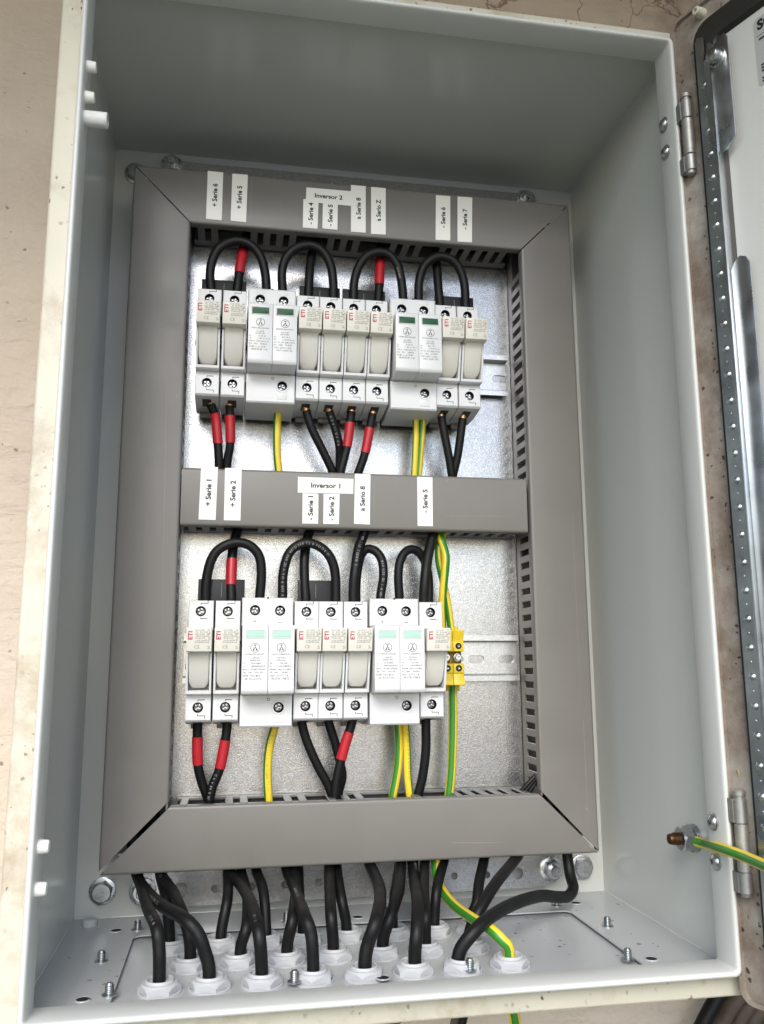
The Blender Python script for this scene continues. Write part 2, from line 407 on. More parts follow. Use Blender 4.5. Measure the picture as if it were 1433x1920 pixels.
def dashes(b, x0, x1, z, h, y, mi=0, fill=0.72, rnd=random):
    """a line of print too small to read: short uneven strokes"""
    x = x0
    while x < x1:
        wd = rnd.uniform(0.18, 0.5)
        if rnd.random() < fill:
            a = rnd.uniform(0, 0.35)*h
            kind = rnd.random()
            if kind < 0.45: b.add([(x, y, z), (x+0.21, y, z), (x+0.21, y, z+h), (x, y, z+h)], [(0, 1, 2, 3)], mi)
            if kind > 0.3: b.add([(x, y, z+a), (min(x1, x+wd), y, z+a), (min(x1, x+wd), y, z+a+0.22), (x, y, z+a+0.22)], [(0, 1, 2, 3)], mi)
            if kind > 0.6: b.add([(x, y, z+h-0.22), (min(x1, x+wd), y, z+h-0.22), (min(x1, x+wd), y, z+h), (x, y, z+h)], [(0, 1, 2, 3)], mi)
        x += wd+0.16

# ================================================================== SETTING
def wall_material():
    m = mat('stucco', (0.61, 0.515, 0.425), 0.85, var=0.10, vscale=7)
    t = m.node_tree; b = t.nodes['Principled BSDF']
    tc = t.nodes.new('ShaderNodeTexCoord')
    # troweled relief
    n1 = t.nodes.new('ShaderNodeTexNoise'); n1.inputs['Scale'].default_value = 45; n1.inputs['Detail'].default_value = 8; n1.inputs['Distortion'].default_value = 0.8
    n2 = t.nodes.new('ShaderNodeTexNoise'); n2.inputs['Scale'].default_value = 220; n2.inputs['Detail'].default_value = 4
    mp = t.nodes.new('ShaderNodeMapping'); mp.inputs['Scale'].default_value = (0.55, 1, 1.3); mp.inputs['Rotation'].default_value = (0, 0.3, 0)
    t.links.new(tc.outputs['Object'], mp.inputs['Vector']); t.links.new(mp.outputs['Vector'], n1.inputs['Vector']); t.links.new(tc.outputs['Object'], n2.inputs['Vector'])
    ad = t.nodes.new('ShaderNodeMath'); ad.operation = 'MULTIPLY_ADD'; ad.inputs[1].default_value = 0.25
    t.links.new(n2.outputs['Fac'], ad.inputs[0]); t.links.new(n1.outputs['Fac'], ad.inputs[2])
    bp = t.nodes.new('ShaderNodeBump'); bp.inputs['Strength'].default_value = 0.75; bp.inputs['Distance'].default_value = 0.006
    t.links.new(ad.outputs[0], bp.inputs['Height']); t.links.new(bp.outputs['Normal'], b.inputs['Normal'])
    # flaking cracks above the cabinet
    vo = t.nodes.new('ShaderNodeTexVoronoi'); vo.feature = 'DISTANCE_TO_EDGE'; vo.inputs['Scale'].default_value = 15
    nw = t.nodes.new('ShaderNodeTexNoise'); nw.inputs['Scale'].default_value = 30; nw.inputs['Detail'].default_value = 6
    t.links.new(tc.outputs['Object'], nw.inputs['Vector'])
    ma = t.nodes.new('ShaderNodeVectorMath'); ma.operation = 'MULTIPLY_ADD'; ma.inputs[1].default_value = (0.06,)*3
    t.links.new(nw.outputs['Color'], ma.inputs[0]); t.links.new(tc.outputs['Object'], ma.inputs[2]); t.links.new(ma.outputs[0], vo.inputs['Vector'])
    cr = t.nodes.new('ShaderNodeMapRange'); cr.inputs['From Min'].default_value = 0.018; cr.inputs['From Max'].default_value = 0.0; cr.inputs['To Max'].default_value = 0.85
    t.links.new(vo.outputs['Distance'], cr.inputs['Value'])
    sx = t.nodes.new('ShaderNodeSeparateXYZ'); t.links.new(tc.outputs['Object'], sx.inputs[0])
    zone = t.nodes.new('ShaderNodeMapRange'); zone.inputs['From Min'].default_value = 0.655; zone.inputs['From Max'].default_value = 0.72
    t.links.new(sx.outputs['Z'], zone.inputs['Value'])
    zx = t.nodes.new('ShaderNodeMapRange'); zx.inputs['From Min'].default_value = 0.12; zx.inputs['From Max'].default_value = 0.26
    t.links.new(sx.outputs['X'], zx.inputs['Value'])
    mu = t.nodes.new('ShaderNodeMath'); mu.operation = 'MULTIPLY'; t.links.new(zone.outputs['Result'], mu.inputs[0]); t.links.new(zx.outputs['Result'], mu.inputs[1])
    mu2 = t.nodes.new('ShaderNodeMath'); mu2.operation = 'MULTIPLY'; t.links.new(mu.outputs[0], mu2.inputs[0]); t.links.new(cr.outputs['Result'], mu2.inputs[1])
    src = b.inputs['Base Color'].links[0].from_socket
    mx = t.nodes.new('ShaderNodeMix'); mx.data_type = 'RGBA'; t.links.new(mu2.outputs[0], mx.inputs['Factor']); t.links.new(src, mx.inputs['A']); mx.inputs['B'].default_value = (0.17, 0.09, 0.05, 1)
    # grey mould towards the door corner
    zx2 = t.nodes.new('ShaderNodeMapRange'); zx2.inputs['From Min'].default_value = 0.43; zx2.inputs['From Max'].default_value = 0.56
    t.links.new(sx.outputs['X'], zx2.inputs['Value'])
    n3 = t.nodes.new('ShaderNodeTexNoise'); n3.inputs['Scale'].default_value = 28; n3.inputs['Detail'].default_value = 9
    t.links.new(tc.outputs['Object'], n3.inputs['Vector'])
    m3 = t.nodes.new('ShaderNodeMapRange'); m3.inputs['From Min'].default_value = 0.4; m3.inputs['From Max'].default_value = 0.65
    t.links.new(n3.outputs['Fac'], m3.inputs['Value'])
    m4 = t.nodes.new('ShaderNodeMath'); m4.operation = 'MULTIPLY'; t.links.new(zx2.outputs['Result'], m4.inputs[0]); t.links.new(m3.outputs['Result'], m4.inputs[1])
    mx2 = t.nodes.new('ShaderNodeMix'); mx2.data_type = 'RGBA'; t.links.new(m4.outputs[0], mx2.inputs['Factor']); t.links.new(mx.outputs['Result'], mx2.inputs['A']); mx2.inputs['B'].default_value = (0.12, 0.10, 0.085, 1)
    t.links.new(mx2.outputs['Result'], b.inputs['Base Color'])
    return m
M['wall'] = add_specks(wall_material(), 200, 0.14, (0.20, 0.12, 0.08), 0.7)
WALL_Y = 206
b = B(); b.box(-2500, 4000, WALL_Y, WALL_Y+220, -1300, 1500)
o = b.build('wall', M['wall'], None, org=(0, 0, 0), smooth=None); tag(o, kind='structure')
M['ground'] = mat('pale paving', (0.42, 0.375, 0.34), 0.85, var=0.2, vscale=3)
b = B(); b.add([(-90000, -150000, -1300), (90000, -150000, -1300), (90000, 60000, -1300), (-90000, 60000, -1300)], [(0, 1, 2, 3)])
tag(b.build('ground', M['ground'], None, org=(0, 0, 0), smooth=None), kind='structure')
M['added_lawn'] = mat('added_lawn', (0.040, 0.062, 0.014), 0.9, var=0.35, vscale=9)  # strip out of view, added to darken and green the bounce light
b = B(); b.add([(-30000, -3000, -1296), (30000, -3000, -1296), (30000, WALL_Y, -1296), (-30000, WALL_Y, -1296)], [(0, 1, 2, 3)])
tag(b.build('added_lawn', M['added_lawn'], None, org=(0, 0, 0), smooth=None), kind='structure')

M['added_eave'] = mat('eave boards', (0.20, 0.18, 0.15), 0.8, var=0.2, vscale=4)  # unseen overhang, added to cut the sky light on wall and cabinet
b = B(); b.prism_x([(WALL_Y-2, 960), (-580, 880), (-580, 960), (WALL_Y-2, 1150)], -2400, 3900)
tag(b.build('added_roof', M['added_eave'], None, org=(0, 0, 0), smooth=None), kind='structure')

# ================================================================== CABINET
X0, X1, Z0, Z1, YB = 0.0, 398.2, 0.0, 597.3, 200.3       # inside of the box
cab = thing('electrical_cabinet', (199, YB, 0), 'open light grey steel wiring cabinet fixed to the plaster wall', 'cabinet')
b = B(); b.box(X0-1.5, X1+1.5, YB, YB+1.5, Z0-1.5, Z1+1.5); b.build('back_panel', M['paint'], cab)
FX, FXR = 7.1, 5.7                                        # how far the outer body stands outside the inner faces
def ring_pts(off, y, r0):
    """rounded rectangle, off mm inwards from the outer body"""
    xa, xb, za, zb = X0-FX+off, X1+FXR-off, Z0-10.6+off, Z1+11.4-off
    r = max(0.4, r0); out = []
    for cx, cz, a0 in ((xb-r, zb-r, 0), (xa+r, zb-r, 90), (xa+r, za+r, 180), (xb-r, za+r, 270)):
        for k in range(6):
            a = math.radians(a0+18*k); out.append((cx+r*math.cos(a), y, cz+r*math.sin(a)))
    return out
def sweep_rings(prof, name, m, closed=False):
    b = B(); vs = []; n = 24
    for off, y, r in prof: vs += ring_pts(off, y, r)
    fs = []
    for i in range(len(prof)-1):
        for k in range(n):
            k2 = (k+1) % n; fs.append((i*n+k, i*n+k2, (i+1)*n+k2, (i+1)*n+k))
    b.add(vs, fs); return b.build(name, m, cab, smooth=50)
sweep_rings([(0, YB+2, 3), (0, 14.2, 3), (0.6, 12.6, 3), (2.0, 11.7, 3), (12.6, 11.7, 4.5), (13.6, 11.2, 4.5)], 'flange', M['cream'])
sweep_rings([(13.6, 11.4, 4.5), (14.0, 9.5, 4.5), (14.0, 2.4, 4.5), (14.4, 1.1, 4.2), (15.2, 0.3, 3.6), (16.0, 0.0, 3), (16.8, 0.3, 2.4), (17.3, 1.1, 2.0), (17.6, 2.6, 1.6),
             (18.0, 19.8, 1.2), (17.6, 20.6, 1.2), (8.9, 20.6, 3)], 'lip', M['lip'])
b = B(); b.box(X0-1.5, X0, 20.6, YB, Z0, Z1); b.build('side_panel', M['paint'], cab)
b = B(); b.box(X1, X1+1.5, 20.6, YB, Z0, Z1); b.build('side_panel', M['paint'], cab)
b = B(); b.box(X0-1.5, X1+1.5, 20.6, YB, Z1, Z1+1.5); b.build('top_panel', M['paint'], cab)
# weld seams along the inner corners
def bead(pts, r=0.5):
    b = B(); b.tube([Vector(p) for p in pts], r, 6); return b
for pts in ([(X0+.2, 21, Z1-.2), (X0+.2, YB-.3, Z1-.2)], [(X1-.2, 21, Z1-.2), (X1-.2, YB-.3, Z1-.2)], [(X0+.2, 21, Z0+.2), (X0+.2, YB-.3, Z0+.2)], [(X1-.2, 21, Z0+.2), (X1-.2, YB-.3, Z0+.2)],
            [(X0, YB-.2, Z0+.2), (X1, YB-.2, Z0+.2)], [(X0, YB-.2, Z1-.2), (X1, YB-.2, Z1-.2)]):
    bb = B(); bb.tube([Vector(p) for p in pts], 0.6, 8); bb.build('weld_seam', M['paint'], cab)
# bottom: sheet with a rectangular opening, gland plate below it
GX0, GX1, GY0, GY1 = 46.0, 349.0, 33.0, 152.0
def frame_sheet(x0, x1, y0, y1, z0, z1, gx0, gx1, gy0, gy1, r):
    b = B(); n = 6; inner = []
    for cx, cy, a0 in ((gx1-r, gy1-r, 0), (gx0+r, gy1-r, 90), (gx0+r, gy0+r, 180), (gx1-r, gy0+r, 270)):
        for k in range(n): a = math.radians(a0+90*k/(n-1)); inner.append((cx+r*math.cos(a), cy+r*math.sin(a)))
    cen = ((gx0+gx1)/2, (gy0+gy1)/2); outer = []
    cor = [(x1, y1), (x0, y1), (x0, y0), (x1, y0)]
    vs = [(p[0], p[1], z1) for p in inner]+[(p[0], p[1], z1) for p in cor]
    m = len(inner); fs = []
    for q in range(4):
        for k in range(n-1): i = q*n+k; fs.append((i, m+q, i+1))
        i = q*n+n-1; j = (i+1) % m; fs.append((i, m+q, m+(q+1) % 4, j))
    b.add(vs, fs)
    b.add([(p[0], p[1], z1) for p in inner]+[(p[0], p[1], z0) for p in inner], [(k, (k+1) % m, m+(k+1) % m, m+k) for k in range(m)])
    b.add([(p[0], p[1], z1) for p in cor]+[(p[0], p[1], z0) for p in cor], [(k, 4+k, 4+(k+1) % 4, (k+1) % 4) for k in range(4)])
    return b
frame_sheet(X0-1.5, X1+1.5, 20.6, YB, -3.0, 0.0, GX0-6, GX1+6, GY0-6, GY1+6, 6).build('bottom_panel', M['paint_floor'], cab, smooth=30)
frame_sheet(23, 374, 26, 172, 0.0, 0.9, GX0, GX1, GY0, GY1, 6).build('gland_plate_frame', M['paint_floor'], cab, smooth=30)
b = B(); b.box(30, 368, 26, 170, -3.2, -1.6); gp = b.build('gland_plate', M['paint_floor'], cab)
# threaded studs and punched holes of the floor
def stud(x, y, h=7.2, r=2.4):
    b = B(); prof = [(r+1.6, 0.9), (r+1.6, 1.5), (r, 1.6)]
    z = 1.6
    while z < h-1.2: prof += [(r+0.15, z+0.25), (r-0.35, z+0.75)]; z += 1.0
    prof += [(r-0.2, h-1.0), (r-0.9, h)]
    b.lathe(prof, (x, y, 0), (0, 0, 1), 12); return b.build('screw_tip', M['zinc'], cab)
for x, y in ((47, 165), (32, 105), (44, 49), (144, 49), (147, 165), (246, 49), (344, 48), (360, 111), (345, 165), (216, 166)): stud(x, y)
for x, y in ((33, 165), (31, 45), (194, 46), (358, 46), (361, 168), (309, 176), (197, 164)):
    b = B(); b.lathe([(3.4, 0.95), (3.4, 1.12), (0.0, 1.12)], (x, y, 0), (0, 0, 1), 20, mi=1); b.lathe([(3.4, 0.9), (3.5, 1.35), (4.1, 1.35), (4.3, 0.9)], (x, y, 0), (0, 0, 1), 20, mi=0, cap=False)
    b.build('punched_hole', [M['paint_floor'], M['hole']], cab)
b = B(); b.lathe([(5.2, 0), (5.2, 3.2), (4.2, 4.4), (0, 4.6)], (13, 184, 0), (0, 0, 1), 20); b.build('floor_plug', M['gland'], cab)
# plastic caps on the left lip
LXI = X0-FX+18
for z in (529.2, 509, 86.4, 66.1):
    b = B(); b.lathe([(3.7, -1), (3.7, 0.3), (3.2, 4.6), (2.9, 5.0), (0, 5.1)], (LXI, 9, z), (1, 0, 0), 18); b.build('hole_cap', M['cap'], cab)
b = B(); b.lathe([(4.7, -1), (4.6, 12.6), (4.3, 13), (3.2, 13), (3.2, 9)], (LXI, 10, 495.6), (1, 0, 0), 20); b.build('plastic_sleeve', M['frost'], cab)
# button head screws on the right lip
RXI = X1+FXR-18
for z in (537, 516.4, 84.4, 62.3):
    b = B(); b.lathe([(5.1, 0), (5.1, 0.7), (4.2, 0.9), (3.9, 1.7), (2.6, 2.7), (1.3, 3.0), (1.2, 1.6), (0, 1.6)], (RXI, 13.5, z), (-1, 0, 0), 20); b.build('button_screw', M['zinc'], cab)
# hinges
for hp in (at(1291, 255, -6), at(1393, 1585, -6)):
    b = B(); hx, hy, zc = hp
    b.lathe([(0, -27.5), (2.4, -27.5), (2.8, -26.5), (2.8, 27), (3.6, 27.2), (3.6, 29.5), (2.6, 30.5), (0, 30.5)], (hx, hy, zc), (0, 0, 1), 16)
    h = b.build('hinge', M['hinge'], cab)
    for za, zb2, m in ((-25.5, -14.5, 'knuckle'), (-14, 11.5, 'hinge'), (12, 25, 'knuckle')):
        k = B(); k.lathe([(3.4, za), (3.7, za+0.4), (3.7, zb2-0.4), (3.4, zb2)], (hx, hy, zc), (0, 0, 1), 18)
        k.box(hx-4.0 if m == 'knuckle' else hx, hx if m == 'knuckle' else hx+3.5, hy+1, hy+6, zc+za+.1, zc+zb2-.1)
        k.build('knuckle', M[m], h, org=cab['_o'])
# bolts
def hex_bolt(name, x, y, z, r, h, parent, washer=1.22, nut=False, ph=0.3):
    b = B(); b.hex(r, 0, -0, (0, 0, 0), (0, -1, 0)) if False else None
    b.hex(r, 0.9, h, (x, y, z), (0, -1, 0), 1.2, ph)
    b.lathe([(r*0.80, h+0.02), (r*0.78, h+0.35), (r*0.45, h+0.42), (0, h+0.40)] if not nut else [(r*0.52, h), (r*0.52, h+3.4), (r*0.42, h+4.2), (0, h+4.2)], (x, y, z), (0, -1, 0), 20)
    o = b.build(name, M['zinc'], parent)
    k = B(); k.lathe([(r*washer, 0), (r*washer, 1.0), (r*washer-0.6, 1.3), (r*0.7, 1.3)], (x, y, z), (0, -1, 0), 24); k.build('washer', M['zinc'], o, org=parent['_o'])
    return o
hex_bolt('bolt', 18.5, YB, 18.2, 7.7, 6.8, cab); hex_bolt('bolt', 380, YB, 18.2, 7.7, 6.8, cab, ph=0.1); hex_bolt('bolt', 17, YB, 577, 7.6, 6.2, cab, ph=0.5)
# earth stud on the right wall
b = B(); z = 66.5; y = 57.0
prof = [(3.9, 0)]; t_ = 11.0
while t_ < 15.5: prof += [(3.9, t_), (3.45, t_+0.5)]; t_ += 1.0
prof += [(3.5, 16.5), (3.0, 18.2), (1.8, 18.8), (0, 18.8)]
b.lathe(prof, (X1, y, z), (-1, 0, 0), 16); st = b.build('earth_stud', M['copper'], cab)
b = B(); b.hex(8.4, 3.0, 11.0, (X1, y, z), (-1, 0, 0), 1.3, 0.25); b.build('nut', M['zinc'], st, org=cab['_o'])
b = B()
for k in range(3): b.lathe([(8.6, 0.3+k*1.1), (8.6, 1.1+k*1.1), (8.0, 1.3+k*1.1), (4, 1.3+k*1.1)], (X1, y, z), (-1, 0, 0), 24)
b.build('washer', M['zinc'], st, org=cab['_o'])

# ---- door, swung open about 111 degrees
DA = math.radians(111); AX, AY = 390.9, 4.6
dd = Vector((-math.cos(DA), -math.sin(DA), 0)); dn = Vector((-math.sin(DA), math.cos(DA), 0))
def dp(s, h, z): return Vector((AX, AY, 0))+dd*s+dn*h+Vector((0, 0, z))
class DB(B):
    def dbox(s, s0, s1, h0, h1, z0, z1, bev=0, mi=0):
        t = B(); t.box(s0, s1, h0, h1, z0, z1, bev)
        return s.add([dp(*v) for v in t.v], t.f, mi)
    def dprism(s, prof, h0, h1, bev=0, mi=0):
        t = B(); t.prism_y(prof, h0, h1, bev); return s.add([dp(*v) for v in t.v], t.f, mi)
    def dlathe(s, prof, sx, z, n=16, mi=0):
        t = B(); t.lathe(prof, (0, 0, 0), (0, 1, 0), n); return s.add([dp(sx+v[0], v[1], z+v[2]) for v in t.v], t.f, mi)
DZ0, DZ1, DWID = -10.5, 606.5, 412
def rrect(x0, x1, z0, z1, r, n=6):
    out = []
    for cx, cz, a0 in ((x1-r, z1-r, 0), (x0+r, z1-r, 90), (x0+r, z0+r, 180), (x1-r, z0+r, 270)):
        for k in range(n): a = math.radians(a0+90*k/(n-1)); out.append((cx+r*math.cos(a), cz+r*math.sin(a)))
    return out
b = DB()
b.dprism(rrect(0, DWID, DZ0, DZ1, 8), -18, 0, 0)                       # door slab
door = b.build('door', M['dirty'], cab, smooth=40)
b = DB()                                                               # raised return along its edge
outer = rrect(0, DWID, DZ0, DZ1, 8); inner = rrect(3, DWID-3, DZ0+3, DZ1-3, 6)
n = len(outer)
b.add([dp(p[0], 0, p[1]) for p in outer]+[dp(p[0]+0.6*(1 if p[0] < 200 else -1), 2.6, p[1]+0.6*(1 if p[1] < 300 else -1)) for p in outer]+[dp(p[0], 2.6, p[1]) for p in inner]+[dp(p[0], 0.1, p[1]) for p in inner],
      [(r*n+k, r*n+(k+1) % n, (r+1)*n+(k+1) % n, (r+1)*n+k) for r in range(3) for k in range(n)])
b.build('door_return', M['dirty'], door, org=cab['_o'])
b = DB()
outer = rrect(18, DWID-18, 10, 589.5, 13); mid = rrect(19.5, DWID-19.5, 11.5, 588, 12); inn = rrect(34, DWID-34, 26, 573, 5); inn2 = rrect(36.5, DWID-36.5, 28.5, 570.5, 3)
b.add([dp(p[0], h, p[1]) for q, h in ((outer, 0), (mid, 4.5), (inn, 4.0), (inn2, 0.2)) for p in q], [(r*n+k, r*n+(k+1) % n, (r+1)*n+(k+1) % n, (r+1)*n+k) for r in range(3) for k in range(n)])
b.build('gasket', M['gasket'], door, org=cab['_o'], smooth=50)
b = DB(); b.dprism(rrect(36.2, DWID-36.2, 28.2, 570.8, 3), 0.1, 0.8); b.build('inner_panel', M['door_paint'], door, org=cab['_o'])
# perforated stiffener strip
b = DB()
b.dprism([(22.8, 0), (33, -2), (33, 548), (28.5, 551), (28.5, 575), (24.5, 577), (22.8, 574)], 6.0, 7.2)
b.dbox(32.6, 34.6, 1.0, 9.2, 0, 566, 0.4)
sp = b.build('stiffener_strip', M['strip'], door, org=cab['_o'])
b = DB()
for k in range(34):
    z = 541-16.2*k
    if z < 10: break
    b.dlathe([(2.3, 7.1), (2.2, 7.7), (1.5, 8.4), (0.6, 8.7), (0, 8.7)], 27.6, z, 14)
    b.dlathe([(0.8, 7.1), (0.7, 7.5), (0, 7.7)], 27.4, z-8, 8)
    if k % 5 == 3: b.dbox(23.2, 32.2, 7.1, 7.45, z-6.2, z-5.6)
b.build('embossed_stud_row', M['strip'], door, org=cab['_o'])
b = DB(); b.dprism([(28.7, 500), (36, 488), (41, 488), (47, 494), (47, 562), (45, 566), (41, 566), (34.6, 560), (28.7, 556)], 7.3, 8.2, 0.15); b.build('strip_tab', M['strip'], door, org=cab['_o'])
b = DB(); b.dprism([(34.7, 0), (47.5, 0), (47.5, 411), (45, 416), (41, 418), (37, 415), (34.7, 411)], 5.0, 5.9, 0.15); b.build('strip_tab', M['strip'], door, org=cab['_o'])
b = DB(); b.dlathe([(6.3, 8.2), (6.3, 9.2), (5.8, 9.6), (4.4, 9.6), (4.4, 14.0), (3.6, 15.2), (2.0, 15.6), (0, 15.6)], 39.2, 552.5, 20); b.build('bolt', M['zinc'], door, org=cab['_o'])
b = DB(); b.dlathe([(3.6, 0), (3.6, 1.2), (2.7, 6.8), (1.4, 7.2), (1.2, 4.5), (0, 4.5)], 25, 597.5, 16); b.build('hole_cap', M['cream'], door, org=cab['_o'])
b = DB(); b.dprism(rrect(60.5, 150, 520.5, 566, 3), 0.85, 1.0); b.build('rating_sticker', M['plate_lbl'], door, org=cab['_o'])
b = DB(); U, V = dd, Vector((0, 0, 1))
text(b, 'SC', dp(62.8, 1.06, 561.0), U, V, 6.5, 0.05, align='L')
b.dbox(62, 80, 1.02, 1.06, 553.6, 554.0)
for z, l in ((550.5, 12), (541, 0), (533, 16), (531, 16), (529, 16), (524.2, 10), (522.2, 6)):
    if l: b.dbox(63.2, 63.2+l, 1.02, 1.06, z, z+1.3)
t = B(); t.lathe([(5.0, 1.02), (5.0, 1.06), (4.4, 1.06), (4.4, 1.02)], (0, 0, 0), (0, 1, 0), 24, cap=False); b.add([dp(71.5+v[0], v[1], 545+v[2]) for v in t.v], t.f)
b.build('lettering', M['ink'], door, org=cab['_o'])

# ================================================================== MOUNTING PLATE
PY = 186.0
plate = thing('mounting_plate', (199, PY, 10), 'speckled galvanised mounting plate standing behind the ducts and devices', 'mounting plate')
b = B(); b.prism_y([(52, 8.6), (345, 8.6), (348.5, 12), (348.5, 20), (366, 42), (366, 560), (355, 574), (344, 583.5), (46, 583.5), (24, 562), (24, 54), (43, 24)], PY, PY+2.0)
po = b.build('plate', M['galv'], plate)
cut = []
for px, py, r in ((403, 1666, 2.6), (472, 1662, 2.6), (535, 1658.5, 2.6), (338, 1669, 5.0), (597, 1654, 2.6), (852, 1642.6, 2.6), (913, 1640, 2.6), (971, 1637.6, 4.2)):
    p = at(px, py, PY); c = B(); c.lathe([(r, -4), (r, 4)], (p.x, PY, p.z), (0, 1, 0), 24); cut.append(c)
carve(po, cut)
hex_bolt('fixing_nut', 349.8, PY, 21.5, 7.4, 6.0, plate, 1.25, nut=True); hex_bolt('fixing_nut', 47.5, PY, 20, 7.4, 5.0, plate, 1.25, nut=True, ph=0.7)
hex_bolt('fixing_nut', 46.5, PY, 579.5, 7.0, 4.0, plate, 1.2, nut=True); hex_bolt('fixing_nut', 350, PY, 578.5, 7.0, 4.0, plate, 1.2, nut=True)

# ================================================================== DUCTS
YC = 147.6; OX0, OX1, OZ0, OZ1 = 21.9, 373.1, 40.2, 553.6; DW = 43.4
def cover_loft(prof, A, Bv, along, name, parent):
    """closed cross-section (across, y) swept between two mitred ends; A/Bv: start/end position as function of across"""
    b = B(); n = len(prof); vs = []
    for fn in (A, Bv):
        for c, y in prof:
            s = fn(c); vs.append((c, y, s) if along == 'z' else (s, y, c))
    fs = [(k, (k+1) % n, n+(k+1) % n, n+k) for k in range(n)]+[tuple(range(n))[::-1], tuple(range(n, 2*n))]
    b.add(vs, fs); return b.build(name, M['duct'], parent, smooth=40)
def cov_prof(c0, c1, yf, lip=7.5, t=1.2):
    o = [(c0, yf+lip), (c0, yf+2.0), (c0+0.35, yf+0.9), (c0+1.0, yf+0.25), (c0+2.2, yf), (c1-2.2, yf), (c1-1.0, yf+0.25), (c1-0.35, yf+0.9), (c1, yf+2.0), (c1, yf+lip)]
    i = [(c1-t, yf+lip), (c1-t, yf+2.4), (c1-2.4, yf+t), (c0+2.4, yf+t), (c0+t, yf+2.4), (c0+t, yf+lip)]
    return o+i
def slotted(b, along, pos, a0, a1, yf, yb, t, skip=(), pitch=10.2, gap=4.7, ph=0.0, base=9.0):
    """one wall of a trough: solid foot, then separate fingers"""
    def bx(s0, s1, y0, y1, bev=0):
        if along == 'z': b.box(min(pos, pos+t), max(pos, pos+t), y0, y1, s0, s1, bev)
        else: b.box(s0, s1, y0, y1, min(pos, pos+t), max(pos, pos+t), bev)
    bx(a0, a1, yb-base, yb)
    s = a0+ph
    if ph > gap: bx(a0, a0+ph-gap, yf, yb-base)
    while s < a1:
        e = min(a1, s+pitch-gap)
        if not any(k0 < (s+e)/2 < k1 for k0, k1 in skip) and e-s > 1.0:
            if along == 'z': b.box(min(pos, pos+t), max(pos, pos+t), yf, yb-base+0.02, s, e, 0.35, seg=1)
            else: b.box(s, e, yf, yb-base+0.02, min(pos, pos+t), max(pos, pos+t), 0.35, seg=1)
        s += pitch
DG = 'grey slotted wiring ducts'
def lin(c0, s0, c1, s1): return lambda c: s0+(c-c0)*(s1-s0)/(c1-c0)
INX0, INX1, INZ0, INZ1 = OX0+DW, OX1-DW, OZ0+DW, OZ1-DW-0.6
def trough(parent, along, p0, p1, a0, a1, skip0=(), skip1=(), ph=3, yf=YC+1.4, inset=0.5):
    b = B()
    if along == 'z': b.box(p0+inset, p1-inset, PY-1.6, PY-0.1, a0, a1)
    else: b.box(a0, a1, PY-1.6, PY-0.1, p0+inset, p1-inset)
    b.build('duct_base', M['duct'], parent)
    for pos, t, sk in ((p0+inset, 1.4, skip0), (p1-inset, -1.4, skip1)):
        b = B(); slotted(b, along, pos, a0, a1, yf, PY-0.2, t, sk, ph=ph); b.build('slotted_side', M['duct'], parent, smooth=30)
dl = thing('cable_duct', (OX0+DW/2, PY, OZ0), 'tall grey cable duct with mitred ends along the left side', 'cable duct', DG)
cover_loft(cov_prof(OX0, INX0, YC), lin(OX0, OZ0+2.2, INX0, INZ0+2.2), lin(OX0, OZ1-0.9, INX0, INZ1-0.9), 'z', 'duct_cover', dl)
trough(dl, 'z', OX0, INX0, OZ0+6, OZ1-4)
dr = thing('cable_duct', (OX1-DW/2, PY, OZ0), 'tall grey cable duct with mitred ends along the right side', 'cable duct', DG)
cover_loft(cov_prof(INX1, OX1, YC), lin(INX1, INZ0+1.2, OX1, OZ0+0.4), lin(INX1, INZ1-0.8, OX1, OZ1-0.8), 'z', 'duct_cover', dr)
trough(dr, 'z', INX1, OX1, OZ0+6, OZ1-8, skip0=((497, 520), (84, 92)), ph=4)
dt = thing('cable_duct', ((OX0+OX1)/2, PY, INZ1), 'grey cable duct across the top with nine white stickers', 'cable duct', DG)
cover_loft(cov_prof(INZ1, OZ1, YC+0.3), lin(INZ1, INX0+0.5, OZ1, OX0+0.5), lin(INZ1, INX1-0.5, OZ1, OX1-0.5), 'x', 'duct_cover', dt)
trough(dt, 'x', INZ1, OZ1, INX0+2, INX1-4, skip0=((90, 104), (152, 166), (205, 219), (250, 264)), ph=3)
db = thing('cable_duct', ((OX0+OX1)/2, PY, OZ0), 'plain grey cable duct across the bottom with gaping mitred corners', 'cable duct', DG)
cover_loft(cov_prof(OZ0-0.2, INZ0-1.2, YC-0.8), lin(OZ0, OX0+1.2, INZ0, INX0+2.6), lin(OZ0, OX1-1.2, INZ0, INX1-2.8), 'x', 'duct_cover', db)
trough(db, 'x', OZ0, INZ0, INX0+4, INX1-3, skip1=((84, 96), (126, 142), (158, 176), (206, 232), (240, 262)), ph=3)
MZ0, MZ1, YM = 275.2, 318.1, 149.4
dm = thing('cable_duct', ((OX0+OX1)/2, PY, MZ0), 'shorter grey cable duct across the middle between both device rows', 'cable duct', DG)
cover_loft(cov_prof(MZ0, MZ1, YM), lambda c: INX0+0.6, lambda c: INX1-2.2, 'x', 'duct_cover', dm)
trough(dm, 'x', MZ0, MZ1, INX0+1.5, INX1-3, skip0=((104, 116), (158, 172), (196, 212), (244, 262)), skip1=((80, 105), (124, 142), (160, 195), (222, 262)), ph=4, yf=YM+1.4)

